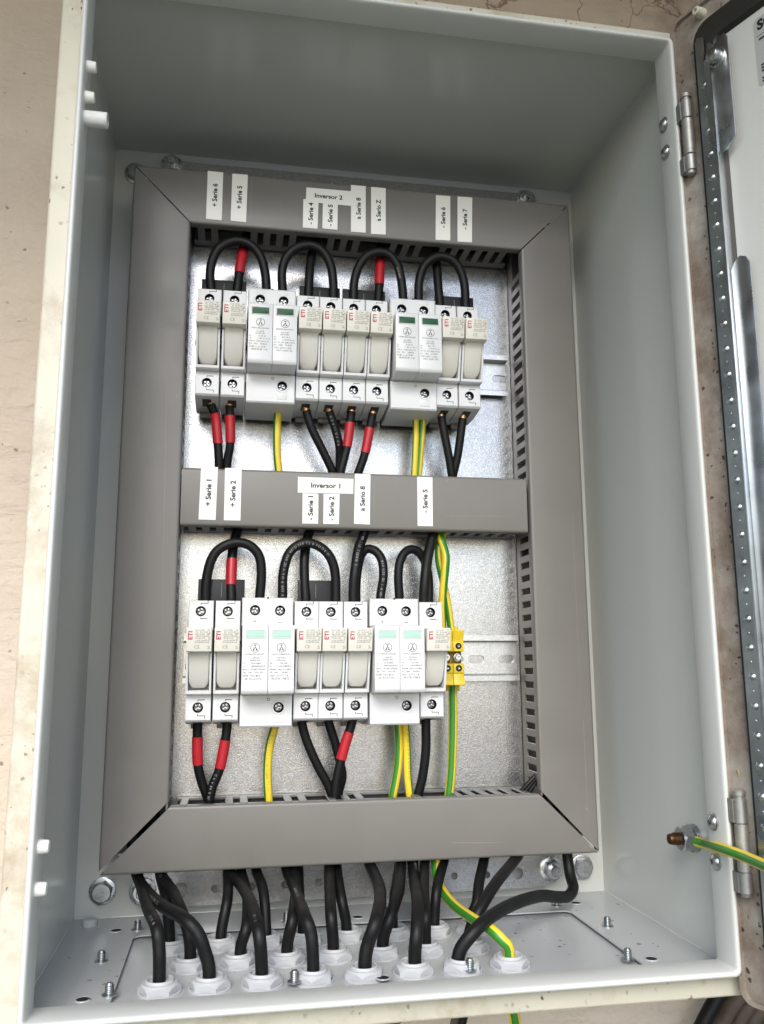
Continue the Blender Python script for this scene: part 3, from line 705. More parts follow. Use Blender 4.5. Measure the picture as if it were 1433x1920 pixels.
# ---- stickers
def sticker(parent, quad, y, txt, horiz=False, cap=3.7, length=None, label=None):
    P = [at(px, py, y) for px, py in quad]
    c = sum(P, Vector())/4; yo = y-0.18
    b = B(); f = [Vector((p.x, yo, p.z)) for p in P]; bk = [Vector((p.x, y+0.4, p.z)) for p in P]
    b.add(f+bk, [(3, 2, 1, 0), (0, 1, 5, 4), (1, 2, 6, 5), (2, 3, 7, 6), (3, 0, 4, 7)])
    o = b.build('marker_sticker', M['sticker'], parent, smooth=None); o['label'] = label or ('white sticker printed %s' % txt)
    up = ((P[0]+P[1])-(P[2]+P[3])).normalized(); rt = ((P[1]+P[2])-(P[0]+P[3])).normalized()
    b = B(); cc = Vector((c.x, yo-0.05, c.z))
    if horiz: text(b, txt, cc, rt, up, cap, 0.03, length)
    else: text(b, txt, cc+up*0.3, up, -rt, cap, 0.03, length)
    b.build('lettering', M['ink'], o, org=parent['_o'], smooth=None)
yt = YC+0.3
sticker(dt, [(389.8, 320.6), (418.8, 323.5), (415.9, 413.2), (386.5, 410.3)], yt, '+ Serie 6', length=19.5)
sticker(dt, [(435.9, 325.7), (464.9, 327.9), (461.6, 416.8), (432.6, 413.9)], yt, '+ Serie 5', length=19.5)
sticker(dt, [(574.8, 351.5), (659, 358.7), (658, 386), (573.5, 378)], yt, 'Inversor 2', True, 3.6, 22)
sticker(dt, [(569, 373.3), (597.7, 375.4), (595.5, 429), (568, 426.6)], yt-0.2, '- Serie 4', length=18.5, cap=3.6)
sticker(dt, [(605.7, 378), (633.6, 380.5), (632.9, 431), (604.6, 428.4)], yt-0.2, '- Serie S', length=18.5, cap=3.6)
sticker(dt, [(658.3, 347), (685.9, 349.3), (685.9, 436.4), (658.3, 434.6)], yt-0.2, 'a Serie 8', length=18.5, cap=3.6)
sticker(dt, [(696, 350.4), (723.4, 353), (723.4, 440), (696, 438.5)], yt, 'a Serio Z', length=18.5, cap=3.6)
sticker(dt, [(817.5, 366), (844.4, 368), (844.4, 451), (817, 449.5)], yt, '- Serie 6', length=18, cap=3.6)
sticker(dt, [(858, 368.8), (885.6, 370.5), (885, 454.5), (858, 452.9)], yt, '- Serie 7', length=18, cap=3.6)
sticker(dm, [(377.2, 875), (409, 876), (404.5, 975), (372.4, 974)], YM, '+ Serie 1', length=19.5, cap=3.7)
sticker(dm, [(422.2, 877.5), (453.5, 878), (451, 976), (419.9, 975.4)], YM, '+ Serie 2', length=19.5, cap=3.7)
sticker(dm, [(558.8, 894), (663, 898), (662.5, 926), (558.5, 923.6)], YM, 'Inversor 1', True, 3.6, 22)
sticker(dm, [(567.6, 924.8), (597.3, 925.8), (596.7, 982), (567, 981.5)], YM-0.2, '- Serie 1', length=18.2, cap=3.7)
sticker(dm, [(607, 926), (637, 926.4), (635.7, 982.8), (606.3, 982.2)], YM-0.2, '- Serie 2', length=18.2, cap=3.7)
sticker(dm, [(665.7, 888.4), (694.9, 889.4), (693.6, 983.6), (664, 982)], YM-0.2, 'a Serio 8', length=19, cap=3.7)
sticker(dm, [(782.4, 894), (811, 895), (811.8, 986.7), (783.2, 986)], YM, '- Serie S', length=18, cap=3.7)

M['scuff'] = mat('pale scuff', (0.34, 0.33, 0.31), 0.6)
for par, a, c, y, wd in ((dr, (1094, 1350), (1104, 1562), YC, 0.16), (dr, (1097, 1514), (1104, 1519), YC, 0.3), (db, (846, 1580), (946, 1580), YC-0.8, 0.2), (dm, (838, 967), (958, 968), YM, 0.14), (dm, (842, 899), (836, 903), YM, 0.25), (dm, (850, 898), (848, 902), YM, 0.25),
                         (dt, (472, 330), (470, 412), YC+0.3, 0.14), (dl, (313, 700), (304, 1190), YC, 0.13), (dr, (1073, 960), (1090, 1330), YC, 0.12), (db, (1104, 1584), (1113, 1591), YC-0.8, 0.5), (dl, (330, 742), (335, 745), YC, 0.3), (dm, (702, 902), (702, 980), YM, 0.12)):
    p, q = at(a[0], a[1], y-0.04), at(c[0], c[1], y-0.04); d = (q-p).normalized(); nn = Vector((d.z, 0, -d.x))*wd
    b = B(); b.add([p-nn*0.3, q-nn*0.15, q+nn*0.15, p.lerp(q, 0.5)+nn*0.7, p+nn*0.3], [(0, 1, 2, 3, 4)]); b.build('scuff', M['scuff'], par, smooth=None)

# wires lying inside the ducts
b = B()
for x, z0, z1 in ((34, 60, 540), (44, 62, 536), (53, 60, 540), (341, 62, 536), (351, 60, 540), (361, 60, 540)):
    for yy in (170, 160): b.tube([Vector((x+random.uniform(-2, 2), yy+random.uniform(-3, 3), z0+(z1-z0)*k/8)) for k in range(9)], 4.4, 8)
for z in (50, 60, 70, 520, 530, 540, 285, 296, 307):
    for yy in (172, 161): b.tube([Vector((74+(250)*k/8, yy+random.uniform(-2, 2), z+random.uniform(-2, 2))) for k in range(9)], 4.0, 8)
for k in range(4): b.tube([Vector((318+k*3, 165, 80-k)), Vector((326+k*3, 160+k, 90)), Vector((338+k*3, 162, 100+2*k))], 1.6, 8)
tag(b.build('wire_bundle', M['black'], None, org=(199, 170, 40)), 'black wires packed inside the grey slotted ducts', 'wires', kind='stuff')

# ================================================================== RAILS
YR = 178.5
def din_rail(zc, x0, x1, label, slots, a):
    t = thing('din_rail', ((x0+x1)/2, PY, zc), label, 'mounting rail', 'device mounting rails')
    pr = [(YR, 17.5), (YR, 13.4), (YR+0.5, 12.9), (PY-1.6, 12.6), (PY-1.1, 12.1), (PY-1.1, -12.1), (PY-1.6, -12.6), (YR+0.5, -12.9), (YR, -13.4), (YR, -17.5)]
    bk = [(YR+1.0, -17.5), (YR+1.0, -13.6), (YR+1.2, -13.6), (PY-1.2, -13.2), (PY-0.1, -12.4), (PY-0.1, 12.4), (PY-1.2, 13.2), (YR+1.2, 13.6), (YR+1.0, 13.6), (YR+1.0, 17.5)]
    b = B(); b.prism_x([(y, zc+z) for y, z in pr+bk], x0, x1); o = b.build('rail', M['rail'], t, smooth=40)
    cs = []
    for s0, s1 in slots:
        c = B(); n = 10; pts = []
        for k in range(n+1): q = math.pi/2+math.pi*k/n; pts.append((s0+3.2*math.cos(q), zc+a+3.2*math.sin(q)))
        for k in range(n+1): q = -math.pi/2+math.pi*k/n; pts.append((s1+3.2*math.cos(q), zc+a+3.2*math.sin(q)))
        c.prism_y(pts, PY-5, PY+3); cs.append(c)
    carve(o, cs)
    return t
R1, R2 = 411.9, 180.5
din_rail(R1, 74, 325.6, 'galvanised rail carrying the upper row of devices', [(317, 324)], -1)
din_rail(R2, 70, 327, 'galvanised rail carrying the lower row of devices', [(276, 280.5), (290.5, 297.5), (315.5, 322)], -1)

# ================================================================== DEVICES
def screw_head(o, r, name, parent, rot=0.3):
    """round head with a cross slot, facing -y"""
    b = B(); ox, oy, oz = o
    b.lathe([(r, 2.0), (r, 0.5), (r-0.35, 0.0), (0, 0.0)], (ox, oy, oz), (0, 1, 0), 20, mi=1)
    for k in range(4):
        a0 = rot+k*math.pi/2+0.40; a1 = rot+(k+1)*math.pi/2-0.40; pts = [(0.55*math.cos((a0+a1)/2), 0.55*math.sin((a0+a1)/2))]
        for j in range(5): a = a0+(a1-a0)*j/4; pts.append(((r-0.45)*math.cos(a), (r-0.45)*math.sin(a)))
        b.prism_y([(ox+p[0], oz+p[1]) for p in pts], oy-0.9-0.35*(k % 2), oy+0.05, 0.12)
    b.lathe([(0.95, -0.5), (0.7, -0.7), (0, -0.55)], (ox, oy, oz), (0, 1, 0), 8)
    return b.build(name, [M['screw'], M['screw_dark']], parent)

def make_fuse(x, z, label, rnd):
    """x: left edge of the module, z: rail centre"""
    cx = x+8.55; t = thing('fuse_holder', (cx, YR, z), label, 'fuse holder', 'touch safe fuse holders')
    xa, xb = x, x+17.1; yf = YR-40.5
    b = B()
    b.holed(xa, xb, z+19.4, z+40.1, YR-2, yf, [(cx-0.2, z+32.7, 3.55, 9.0)], 0.5)
    b.holed(xa, xb, z-41.4, z-23.9, YR-2, yf, [(cx-0.2, z-32.7, 3.55, 9.0)], 0.5,
            bottom=[(yf+0.5, z-41.4), (yf+1.6, z-42.3), (YR-20, z-45.0), (YR-2, z-45.0)])
    b.box(xa, xb, yf+7.5, YR-1.5, z-24.2, z+19.6)                                   # core behind the lever
    b.build('body', [M['white'], M['well']], t, smooth=30)
    # hinged frame around the lever
    fr = B(); prof = [(yf+8, z-24.1), (yf-5.6, z-23.9), (yf-6.4, z-23.3), (yf-6.6, z-21.6), (yf-8.2, z-16), (yf-13.5, z+2.2), (yf-13, z+4.0), (yf+8, z+4.0)]
    fr.prism_x(prof, xa+0.05, xa+1.5, 0.2); fr.prism_x(prof, xb-1.5, xb-0.05, 0.2)
    fr.prism_x([(yf+8, z-24.15), (yf-5.5, z-23.95), (yf-6.45, z-23.35), (yf-6.65, z-21.65), (yf-5.9, z-21.2), (yf+8, z-20.6)], xa+1.4, xb-1.4, 0.0)
    fr.build('frame', M['white'], t, smooth=30)
    lt = B(); lt.box(xb-0.3, xb+0.42, yf-8.5, yf-5.2, z-7.2, z-3.2); lt.box(xa-0.42, xa+0.3, yf-8.5, yf-5.2, z-7.2, z-3.2); lt.build('latch', M['hole'], t)
    # pull-out lever: handle block on top of a tongue that narrows at its foot
    lv = B(); rows = []
    for h, d, hw in ((5.0, 16.8, 6.9), (3.6, 15.6, 6.95), (1.5, 14.4, 6.95), (-3, 12.6, 6.9), (-8, 10.6, 6.8), (-12.5, 8.3, 6.75), (-15.4, 6.8, 6.6), (-17.4, 5.4, 5.8), (-18.8, 4.2, 4.7), (-19.4, 3.0, 3.6)):
        y = yf-d; rows.append([(cx-hw, yf+6, z+h), (cx-hw, y+1.3, z+h), (cx-hw+0.5, y+0.4, z+h), (cx-hw+1.5, y, z+h), (cx+hw-1.5, y, z+h), (cx+hw-0.5, y+0.4, z+h), (cx+hw, y+1.3, z+h), (cx+hw, yf+6, z+h)])
    vs = [v for r in rows for v in r]; k = 8
    lv.add(vs, [(i*k+j, i*k+j+1, (i+1)*k+j+1, (i+1)*k+j) for i in range(len(rows)-1) for j in range(k-1)]+[tuple(range((len(rows)-1)*k, len(rows)*k))])
    # side shadow pockets stay open: the core lies 7.5 mm behind the frame
    lo = lv.build('lever', M['lever'], t, smooth=35)
    hb = B(); hb.prism_x([(yf-0.4, z+4.6), (yf-20.6, z+4.3), (yf-22.2, z+4.9), (yf-24.6, z+20.0), (yf-24.0, z+20.6), (yf-0.4, z+20.4)], xa+0.25, xb-0.25, 0.35)
    hb.build('handle', M['ivory'], lo, org=t['_o'], smooth=30)
    # print on the handle
    tilt = math.atan2(2.4, 15.1)
    def fp(u, h): return (cx+u, yf-22.2-2.4*(h-4.9)/15.1-0.12, z+h)                 # point on the sloping face
    pb = B(); t2 = B()
    text(t2, 'ETI', (-5.75, 0, 15.3), (0, 0, 1), (-1, 0, 0), 2.8, 0.03, 5.5)
    pb.add([fp(v[0], v[2]) for v in t2.v], t2.f, 0)
    t2 = B()
    for k, (zz, xe) in enumerate(((18.4, 7.1), (17.1, 7.2), (15.7, 7.0), (14.4, 6.6), (13.1, 4.0), (11.5, 7.0), (10.3, 6.2))): dashes(t2, -2.5, xe, zz, 0.85, 0, 0, 0.9, rnd)
    for zz in (16.0, 13.6, 12.4): dashes(t2, 6.2, 7.4, zz, 0.9, 0, 0, 0.9, rnd)
    text(t2, 'CE', (-1.2, 0, 7.8), (1, 0, 0), (0, 0, 1), 2.1, -0.01, 3.3)
    dashes(t2, 5.6, 7.0, 7.6, 0.8, 0, 0, 1, rnd); dashes(t2, 5.6, 7.0, 6.5, 0.8, 0, 0, 1, rnd)
    pb.add([fp(v[0], v[2]) for v in t2.v], t2.f, 1)
    pb.build('lettering', [M['crimson'], M['soft_ink']], lo, org=t['_o'], smooth=None)
    # slit lines by the screw holes
    y = yf-0.04
    for s, zz in ((1, z+32.7), (-1, z-32.7)):
        ln = B()
        for (a, c, e, f) in ((-0.2, 4.6, -0.2, 5.5), (-0.2, 5.5, 4.6, 5.5), (4.6, 5.5, 4.6, 7.2)):
            xa2, xb2 = sorted((cx+a, cx+e)); za, zb = sorted((zz+s*c, zz+s*f))
            ln.add([(xa2-0.2, y, za-0.2), (xb2+0.2, y, za-0.2), (xb2+0.2, y, zb+0.2), (xa2-0.2, y, zb+0.2)], [(0, 1, 2, 3)])
        for (a, c, e, f) in ((-0.2, -4.4, -0.2, -5.1), (-0.2, -5.1, 4.2, -5.1)):
            xa2, xb2 = sorted((cx+a, cx+e)); za, zb = sorted((zz+s*c, zz+s*f))
            ln.add([(xa2-0.24, y, za-0.24), (xb2+0.24, y, za-0.24), (xb2+0.16, y, zb+0.24), (xa2-0.16, y, zb+0.24)], [(0, 1, 2, 3)])
        o = ln.build('slit_line', M['grey_line'], t, smooth=None); o['kind'] = 'stuff'
    for zz in (z+32.7, z-32.7): screw_head((cx-0.2, yf+3.4, zz), 2.85, 'terminal_screw', t, rnd.uniform(0, 1.5))
    # cable mouth underneath and rail foot
    e = B(); e.box(cx-4.6, cx+4.6, YR-31, YR-19, z-46.2, z-44.2, mi=0) if False else None
    e.prism_x([(YR-33.5, z-43.24), (YR-33.5, z-42.4), (YR-21, z-42.4), (YR-21, z-45.02)], cx-3.4, cx+3.0); e.build('cable_mouth', M['well'], t)
    e = B(); e.box(cx-6, cx+2, YR-6, YR-3, z-49, z-44.8, 0.3); e.build('rail_clip', M['duct'], t)
    return t

def make_spd(x, z, label, win, rnd, marks):
    """two pole surge protector, 35.6 mm wide; x: left edge"""
    W = 35.7; cx = x+W/2; t = thing('surge_protector', (cx, YR, z), label, 'surge protector', 'two pole surge protectors')
    xa, xb = x, x+W; yf = YR-43.2; c1, c2 = x+9.0, x+W-9.3
    b = B()
    b.holed(xa, xb, z+22.5, z+42.2, YR-2, yf, [(c1, z+33.4, 3.6, 9), (c2, z+33.2, 3.6, 9)], 0.9, splits=[cx])
    b.holed(xa, xb, z-45.8, z-24.6, YR-2, yf+0.8, [(cx-4, z-30, 0.01, 0.02), (c2, z-33.2, 3.6, 9)], 0.5, splits=[cx],
            bottom=[(yf+1.3, z-45.8), (yf+1.9, z-46.4), (YR-2, z-48.2)])
    b.box(xa+0.3, xb-0.3, yf+2, YR-1.5, z-24.8, z+22.7)
    b.add([(xa+0.5, yf+0.74, z-43.0), (xb-0.5, yf+0.74, z-43.0), (xb-0.5, yf+0.74, z-43.35), (xa+0.5, yf+0.74, z-43.35)], [(3, 2, 1, 0)])
    b.build('base', [M['white'], M['well']], t, smooth=30)
    for hx, hz, s_, y0 in ((c1, z+33.4, 1, yf), (c2, z+33.2, 1, yf), (c2, z-33.2, -1, yf+0.8)):
        col = B(); n = 28; vs = []
        for r_, dy in ((3.6, 0.3), (3.7, -0.5), (4.9, -0.5), (5.2, 0.1)):
            for k in range(n): a = 2*math.pi*k/n; vs.append((hx+r_*math.cos(a), y0+dy, hz+r_*math.sin(a)))
        col.add(vs, [(q*n+k, q*n+(k+1) % n, (q+1)*n+(k+1) % n, (q+1)*n+k) for q in range(3) for k in range(n)])
        col.build('screw_collar', M['white'], t, smooth=40)
        zz = sorted((hz+s_*4.9, (z+41.0) if s_ > 0 else z-43.6)); col = B(); col.box(hx-3.7, hx+3.7, y0-0.28, y0+0.2, zz[0], zz[1], 0.1); col.build('wire_channel', M['white'], t, smooth=40)
    for hx, hz, y0 in ((c1, z+33.4, yf), (c2, z+33.2, yf), (c2, z-33.2, yf+0.8)): screw_head((hx, y0+3.2, hz), 2.9, 'terminal_screw', t, rnd.uniform(0, 1.5))
    nt_ = B(); nt_.box(cx-0.7, cx+0.7, yf+0.2, yf+1.6, z+41.2, z+42.6); nt_.build('notch', M['hole'], t)
    for k in (0, 1):
        ma, mb = (xa+0.35, cx-0.12) if k == 0 else (cx+0.12, xb-0.35); mc = (ma+mb)/2
        yt_ = yf-19.5
        m = B(); m.prism_x([(yf+3, z-24.0), (yt_+3.2, z-23.9), (yt_+1.2, z-23.2), (yt_+0.2, z-21.6), (yt_, z-20.5), (yt_-0.1, z+20.8), (yt_+0.6, z+22.3), (yf+3, z+22.4)], ma, mb, 0.3)
        mo = m.build('plug_module', M['white'], t, smooth=30)
        fr = B(); y = yt_-0.1; wx0, wx1, wz0, wz1 = mc-6.0, mc+6.0, z+13.7, z+18.5
        # recessed bezel round the window
        fr.add([(wx0-0.7, y-0.06, wz0-0.7), (wx1+0.7, y-0.06, wz0-0.7), (wx1+0.7, y-0.06, wz1+0.7), (wx0-0.7, y-0.06, wz1+0.7), (wx0-0.4, y-0.35, wz0-0.4), (wx1+0.4, y-0.35, wz0-0.4), (wx1+0.4, y-0.35, wz1+0.4), (wx0-0.4, y-0.35, wz1+0.4), (wx0, y-0.12, wz0), (wx1, y-0.12, wz0), (wx1, y-0.12, wz1), (wx0, y-0.12, wz1)],
               [(i, (i+1) % 4, 4+(i+1) % 4, 4+i) for i in range(4)]+[(4+i, 4+(i+1) % 4, 8+(i+1) % 4, 8+i) for i in range(4)])
        fr.build('window_bezel', M['white'], mo, org=t['_o'], smooth=None)
        wn = B(); wn.add([(wx0, y-0.10, wz0), (wx1, y-0.10, wz0), (wx1, y-0.10, wz1), (wx0, y-0.10, wz1)], [(0, 1, 2, 3)])
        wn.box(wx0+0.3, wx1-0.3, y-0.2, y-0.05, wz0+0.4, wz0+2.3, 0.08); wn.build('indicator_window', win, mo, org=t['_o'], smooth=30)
        p = B(); y -= 0.07
        p.lathe([(3.15, 0), (2.85, 0)], (mc, y, z+7.2), (0, 1, 0), 28, cap=False)
        p.add([(mc+dx, y, z+7.2+dz) for dx, dz in ((-0.15, 0.2), (0.15, 0.2), (0.15, 1.9), (-0.15, 1.9))], [(0, 1, 2, 3)])
        p.add([(mc+dx, y, z+7.2+dz) for dx, dz in ((-0.9, 1.5), (0.9, 1.5), (0.9, 2.0), (-0.9, 2.0))], [(0, 1, 2, 3)])
        for s in (-1, 1): p.add([(mc+s*dx, y, z+7.2+dz) for dx, dz in ((0, 0.3), (0.3, 0.5), (1.4, -1.3), (0.9, -1.6))], [(0, 1, 2, 3)])
        for s in (-1, 1): p.add([(mc+s*1.0+dx, y, z+7.2-1.5+dz) for dx, dz in ((-0.5, -0.4), (0.5, -0.4), (0.5, 0.3), (-0.5, 0.3))], [(0, 1, 2, 3)])
        for zz, a, e, fl in ((2.3, -6.3, 6.2, 1), (-0.1, -2.8, 2.6, 1), (-1.7, -3.2, 3.2, 1), (-3.7, -7.7, -6.3, 1), (-3.7, -2.2, 3.8, .9), (-5.6, -7.7, -6.5, 1), (-5.6, -2.2, 6.9, .9), (-7.7, -7.8, -3.6, .9), (-7.7, -2.6, 6.8, .95),
                             (-9.7, -7.8, -6.1, 1), (-9.7, -4.3, -2.0, 1), (-9.7, 0.2, 5.3, .9), (-11.9, -7.8, -4.1, 1), (-11.9, -3.2, 4.8, .85), (-13.9, -6.3, 5.2, .85)):
            dashes(p, mc+a, mc+e, z+zz, 0.95 if zz > -11 else 1.15, y, 0, fl, rnd)
        p.build('lettering', M['soft_ink'] if False else M['ink2'], mo, org=t['_o'], smooth=None)
    mk = B()
    if marks:
        text(mk, '+', (c1, yf-0.06, z+25.6), (1, 0, 0), (0, 0, 1), 2.6, 0.0); text(mk, '-', (c2, yf-0.06, z+25.6), (1, 0, 0), (0, 0, 1), 2.8, 0.0, 2.6)
    ex, ez, y = cx+1.6, z-27.7, yf+0.72
    mk.lathe([(1.0, 0), (0.72, 0)], (ex, y, ez), (0, 1, 0), 14, cap=False); mk.add([(ex-1.3, y, ez+0.9), (ex-1.1, y, ez+1.1), (ex-0.5, y, ez+0.5), (ex-0.7, y, ez+0.3)], [(0, 1, 2, 3)])
    mk.build('terminal_mark', M['ink2'], t, smooth=None)
    return t
M['ink2'] = mat('dark grey print', (0.03, 0.029, 0.028), 0.7, spec=0.2)

rnd = random.Random(3)
fu = make_fuse(73.6, R1, 'ivory fuse holder at the left end of the upper row', rnd)
FT = [(92.0, R1, 'ivory fuse holder of upper row beside the left surge protector, left of it'),
      (146.6, R1, 'ivory fuse holder of upper row touching the right side of the left surge protector'),
      (164.2, R1, 'second fuse holder right of the left surge protector, upper row'),
      (181.8, R1, 'third fuse holder right of the left surge protector, upper row, red sleeve below'),
      (199.4, R1, 'fuse holder touching the left side of the upper right surge protector'),
      (253.9, R1, 'fuse holder touching the right side of the upper right surge protector'),
      (271.8, R1, 'ivory fuse holder at the right end of the upper row'),
      (74.6, R2, 'ivory fuse holder at the left end of the lower row'),
      (93.0, R2, 'ivory fuse holder of lower row beside the left surge protector, left of it'),
      (148.0, R2, 'ivory fuse holder of lower row touching the right side of the left surge protector'),
      (165.4, R2, 'middle one of three fuse holders between the lower surge protectors'),
      (183.2, R2, 'fuse holder touching the left side of the lower right surge protector'),
      (238.4, R2, 'fuse holder at the right end of the lower row beside yellow terminals')]
for x, z, lab in FT: copy_tree(fu, x-73.6, 0, z-R1, lab)
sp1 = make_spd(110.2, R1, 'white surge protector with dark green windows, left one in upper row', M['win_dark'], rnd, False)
copy_tree(sp1, 218.0-110.2, 0, 0, 'white surge protector with dark green windows, right one in upper row')
sp2 = make_spd(111.2, R2, 'white surge protector with green windows paled by painted sky sheen, left one in lower row', M['win_sheen'], rnd, True)
copy_tree(sp2, 201.6-111.2, 0, 0, 'white surge protector with green windows paled by painted sky sheen, right one in lower row')

def busbar(x0, x1, z, label):
    t = thing('busbar_plate', ((x0+x1)/2, 158, z+38), label, 'busbar cover', 'black plates behind the fuse holders')
    b = B(); b.box(x0, x1, 157.6, 160.2, z+30, z+57, 0.3); b.build('plate', M['black_plate'], t)
    b = B(); xm = (x0+x1)/2; b.box(xm-0.15, xm+0.15, 157.3, 157.9, z+44, z+54); b.build('seam', M['duct'], t)
    b = B(); b.box(x0+6, x1-6, 160.3, 164, z+28, z+52, 0.3); b.build('busbar_tongue', M['black_plate'], t)
busbar(75, 108.8, R1, 'black plate behind the leftmost pair of fuse holders, upper row')
busbar(150, 182, R1, 'black plate behind second pair of fuse holders from left, upper row')
busbar(184, 218, R1, 'black plate behind third pair of fuse holders from left, upper row')
busbar(258.8, 291, R1, 'black plate behind the rightmost pair of fuse holders, upper row')
busbar(79.8, 113, R2, 'grey black plate behind the leftmost pair of fuse holders, lower row')
busbar(151.5, 178, R2, 'grey black plate between two cables beside left surge protector, lower row')

# yellow earth terminals
def terminal(x, label):
    w_ = 8.1; z = 180.2; t = thing('earth_terminal', (x+w_/2, YR, z), label, 'terminal block', 'yellow earth terminal blocks')
    b = B()
    b.prism_x([(YR, z-20), (YR-13, z-24), (YR-14.5, z-23.4), (YR-14.5, z-19.9), (YR-29.5, z-19.6), (YR-30, z-19), (YR-27, z-11.2), (YR-28, z-10.6), (YR-28.4, z-4), (YR-20, z-3.4), (YR-20, z+4.6), (YR-28.4, z+5.2), (YR-28, z+12), (YR-27, z+12.6), (YR-30, z+20), (YR-29.5, z+20.6), (YR-14.5, z+20.6), (YR-14.5, z+23.6), (YR-13, z+24), (YR, z+20)], x, x+w_, 0.25)
    b.build('housing', M['term_yellow'], t, smooth=30)
    for zz in (z+9.0, z-7.2):
        e = B(); e.lathe([(2.4, -0.05), (2.2, -0.25), (2.0, 1.2), (0, 1.2)], (x+w_/2, YR-28.3, zz), (0, 1, 0), 16); e.build('screw_well', M['hole'], t)
        screw_head((x+w_/2, YR-27.9, zz), 1.6, 'terminal_screw', t, 0.5)
    e = B(); e.box(x+0.5, x+w_-0.2, YR-21.4, YR-19.5, z-3.2, z+4.4, 0.2); e.build('clamp', M['brass'], t)
    e = B(); e.lathe([(3.3, 0), (3.3, -1.4), (2.9, -2.0), (2.3, -2.0), (2.3, -5.0), (2.0, -5.4), (0.9, -5.4), (0.9, -3.0), (0, -3.0)], (x+w_/2+0.3, YR-21.4, z+0.8), (0, 1, 0), 18); e.build('clamp_screw', M['zinc'], t)
    return t
tb = terminal(258.0, 'yellow earth terminal tucked against the last fuse holder of lower row')
copy_tree(tb, 8.5, 0, 0, 'outer yellow earth terminal with bright centre screw beside bare rail')

# ================================================================== CABLES
def spline(P, step=2.2):
    """Catmull-Rom through the points"""
    out = []; n = len(P)
    for i in range(n-1):
        p0 = P[i-1] if i else P[0]*2-P[1]; p1 = P[i]; p2 = P[i+1]; p3 = P[i+2] if i+2 < n else P[-1]*2-P[-2]
        k = max(2, int((p2-p1).length/step))
        for j in range(k):
            t = j/k
            out.append(0.5*((2*p1)+(p2-p0)*t+(2*p0-5*p1+4*p2-p3)*t*t+(3*p1-p0-3*p2+p3)*t**3))
    out.append(P[-1]); return out
def sub(path, a, c):
    """part of a path between fractions a and c of its length"""
    L = [0]
    for i in range(1, len(path)): L.append(L[-1]+(path[i]-path[i-1]).length)
    T = L[-1]; out = []
    def pt(d):
        for i in range(1, len(L)):
            if L[i] >= d: f = (d-L[i-1])/max(1e-9, L[i]-L[i-1]); return path[i-1].lerp(path[i], f)
        return path[-1]
    out.append(pt(a*T)); out += [p for p, l in zip(path, L) if a*T < l < c*T]; out.append(pt(c*T)); return out
def nearest_frac(path, q):
    L = [0]
    for i in range(1, len(path)): L.append(L[-1]+(path[i]-path[i-1]).length)
    i = min(range(len(path)), key=lambda k: (path[k]-q).length); return L[i]/L[-1]
EARTH = [0, 0, 0, 0, 1, 1, 1, 0, 0, 0, 0, 1, 1, 1]
def printed(path, a, c, r, txt, size, side, name, parent, m):
    """characters laid along the cable on the side that faces the opening"""
    seg = sub(path, a, c); L = [0]
    for i in range(1, len(seg)): L.append(L[-1]+(seg[i]-seg[i-1]).length)
    b = B(); d = 1.0
    for ch in txt:
        adv = size*0.95
        if d+adv > L[-1]: break
        if ch != ' ':
            i = next(k for k in range(1, len(L)) if L[k] >= d); p = seg[i-1].lerp(seg[i], (d-L[i-1])/max(1e-9, L[i]-L[i-1]))
            tg = (seg[min(len(seg)-1, i+1)]-seg[max(0, i-2)]).normalized(); tocam = (Vector(CAM)-p).normalized()
            nr = (tocam-tg*tocam.dot(tg)).normalized(); sd = tg.cross(nr)
            vs, fs = glyphs(ch); hy = 0.72
            pts = []
            for gx, gy in vs:
                aa = side+(gy/hy-0.5)*size/r
                pts.append(p+tg*(gx*size/hy)+(nr*math.cos(aa)-sd*math.sin(aa)*-1)*(r+0.05))
            b.add(pts, fs)
        d += adv*(1.0 if ch != ' ' else 0.8)
    if b.v: b.build(name, m, parent, smooth=None)
def cable(label, pts, r, cat='cable', group=None, earth=False, red=None, ferr=None, prt=None, phase=0.0, twist=0.0, m='black', name=None):
    P = spline(pts)
    t = thing(name or ('earth_cable' if earth else 'cable'), P[0], label, cat, group)
    b = B()
    if earth: b.tube(P, r, 14, stripes=EARTH, phase=phase, twist=twist); b.build('sheath', [M['yellow'], M['green']], t, smooth=60)
    else: b.tube(P, r, 14); b.build('sheath', M[m], t, smooth=60)
    if red:
        fa, fb = sorted((nearest_frac(P, red[0]), nearest_frac(P, red[1])))
        seg = sub(P, fa, fb); s = B(); s.tube(seg, r+0.42, 16); s.build('red_sleeve', M['red'], t, smooth=60)
    if ferr:
        q = P[0] if ferr == 'a' else P[-1]; q2 = P[1] if ferr == 'a' else P[-2]; ax = (q-q2).normalized()
        s = B(); s.lathe([(r*0.82, -0.6), (r*0.82, 1.6), (r*0.70, 2.0), (r*0.70, 6.5), (0, 6.5)], q, ax, 14); s.build('ferrule', M['ferrule'], t)
    if prt: printed(P, prt[0], prt[1], r, prt[2], prt[3], prt[4], 'lettering', t, M['brown_ink'] if earth else M['cable_ink'])
    return t
def path(px, ys):
    """picture points with a depth each (ys: one depth or start,end)"""
    n = len(px)
    if isinstance(ys, (int, float)): ys = [ys]*n
    elif len(ys) != n: ys = [ys[0]+(ys[-1]-ys[0])*k/(n-1) for k in range(n)]
    return [at(p[0], p[1], y) for p, y in zip(px, ys)]
def inset(P, n0=None, n1=None):
    return ([P[0]+Vector(n0)] if n0 else [])+P+([P[-1]+Vector(n1)] if n1 else [])

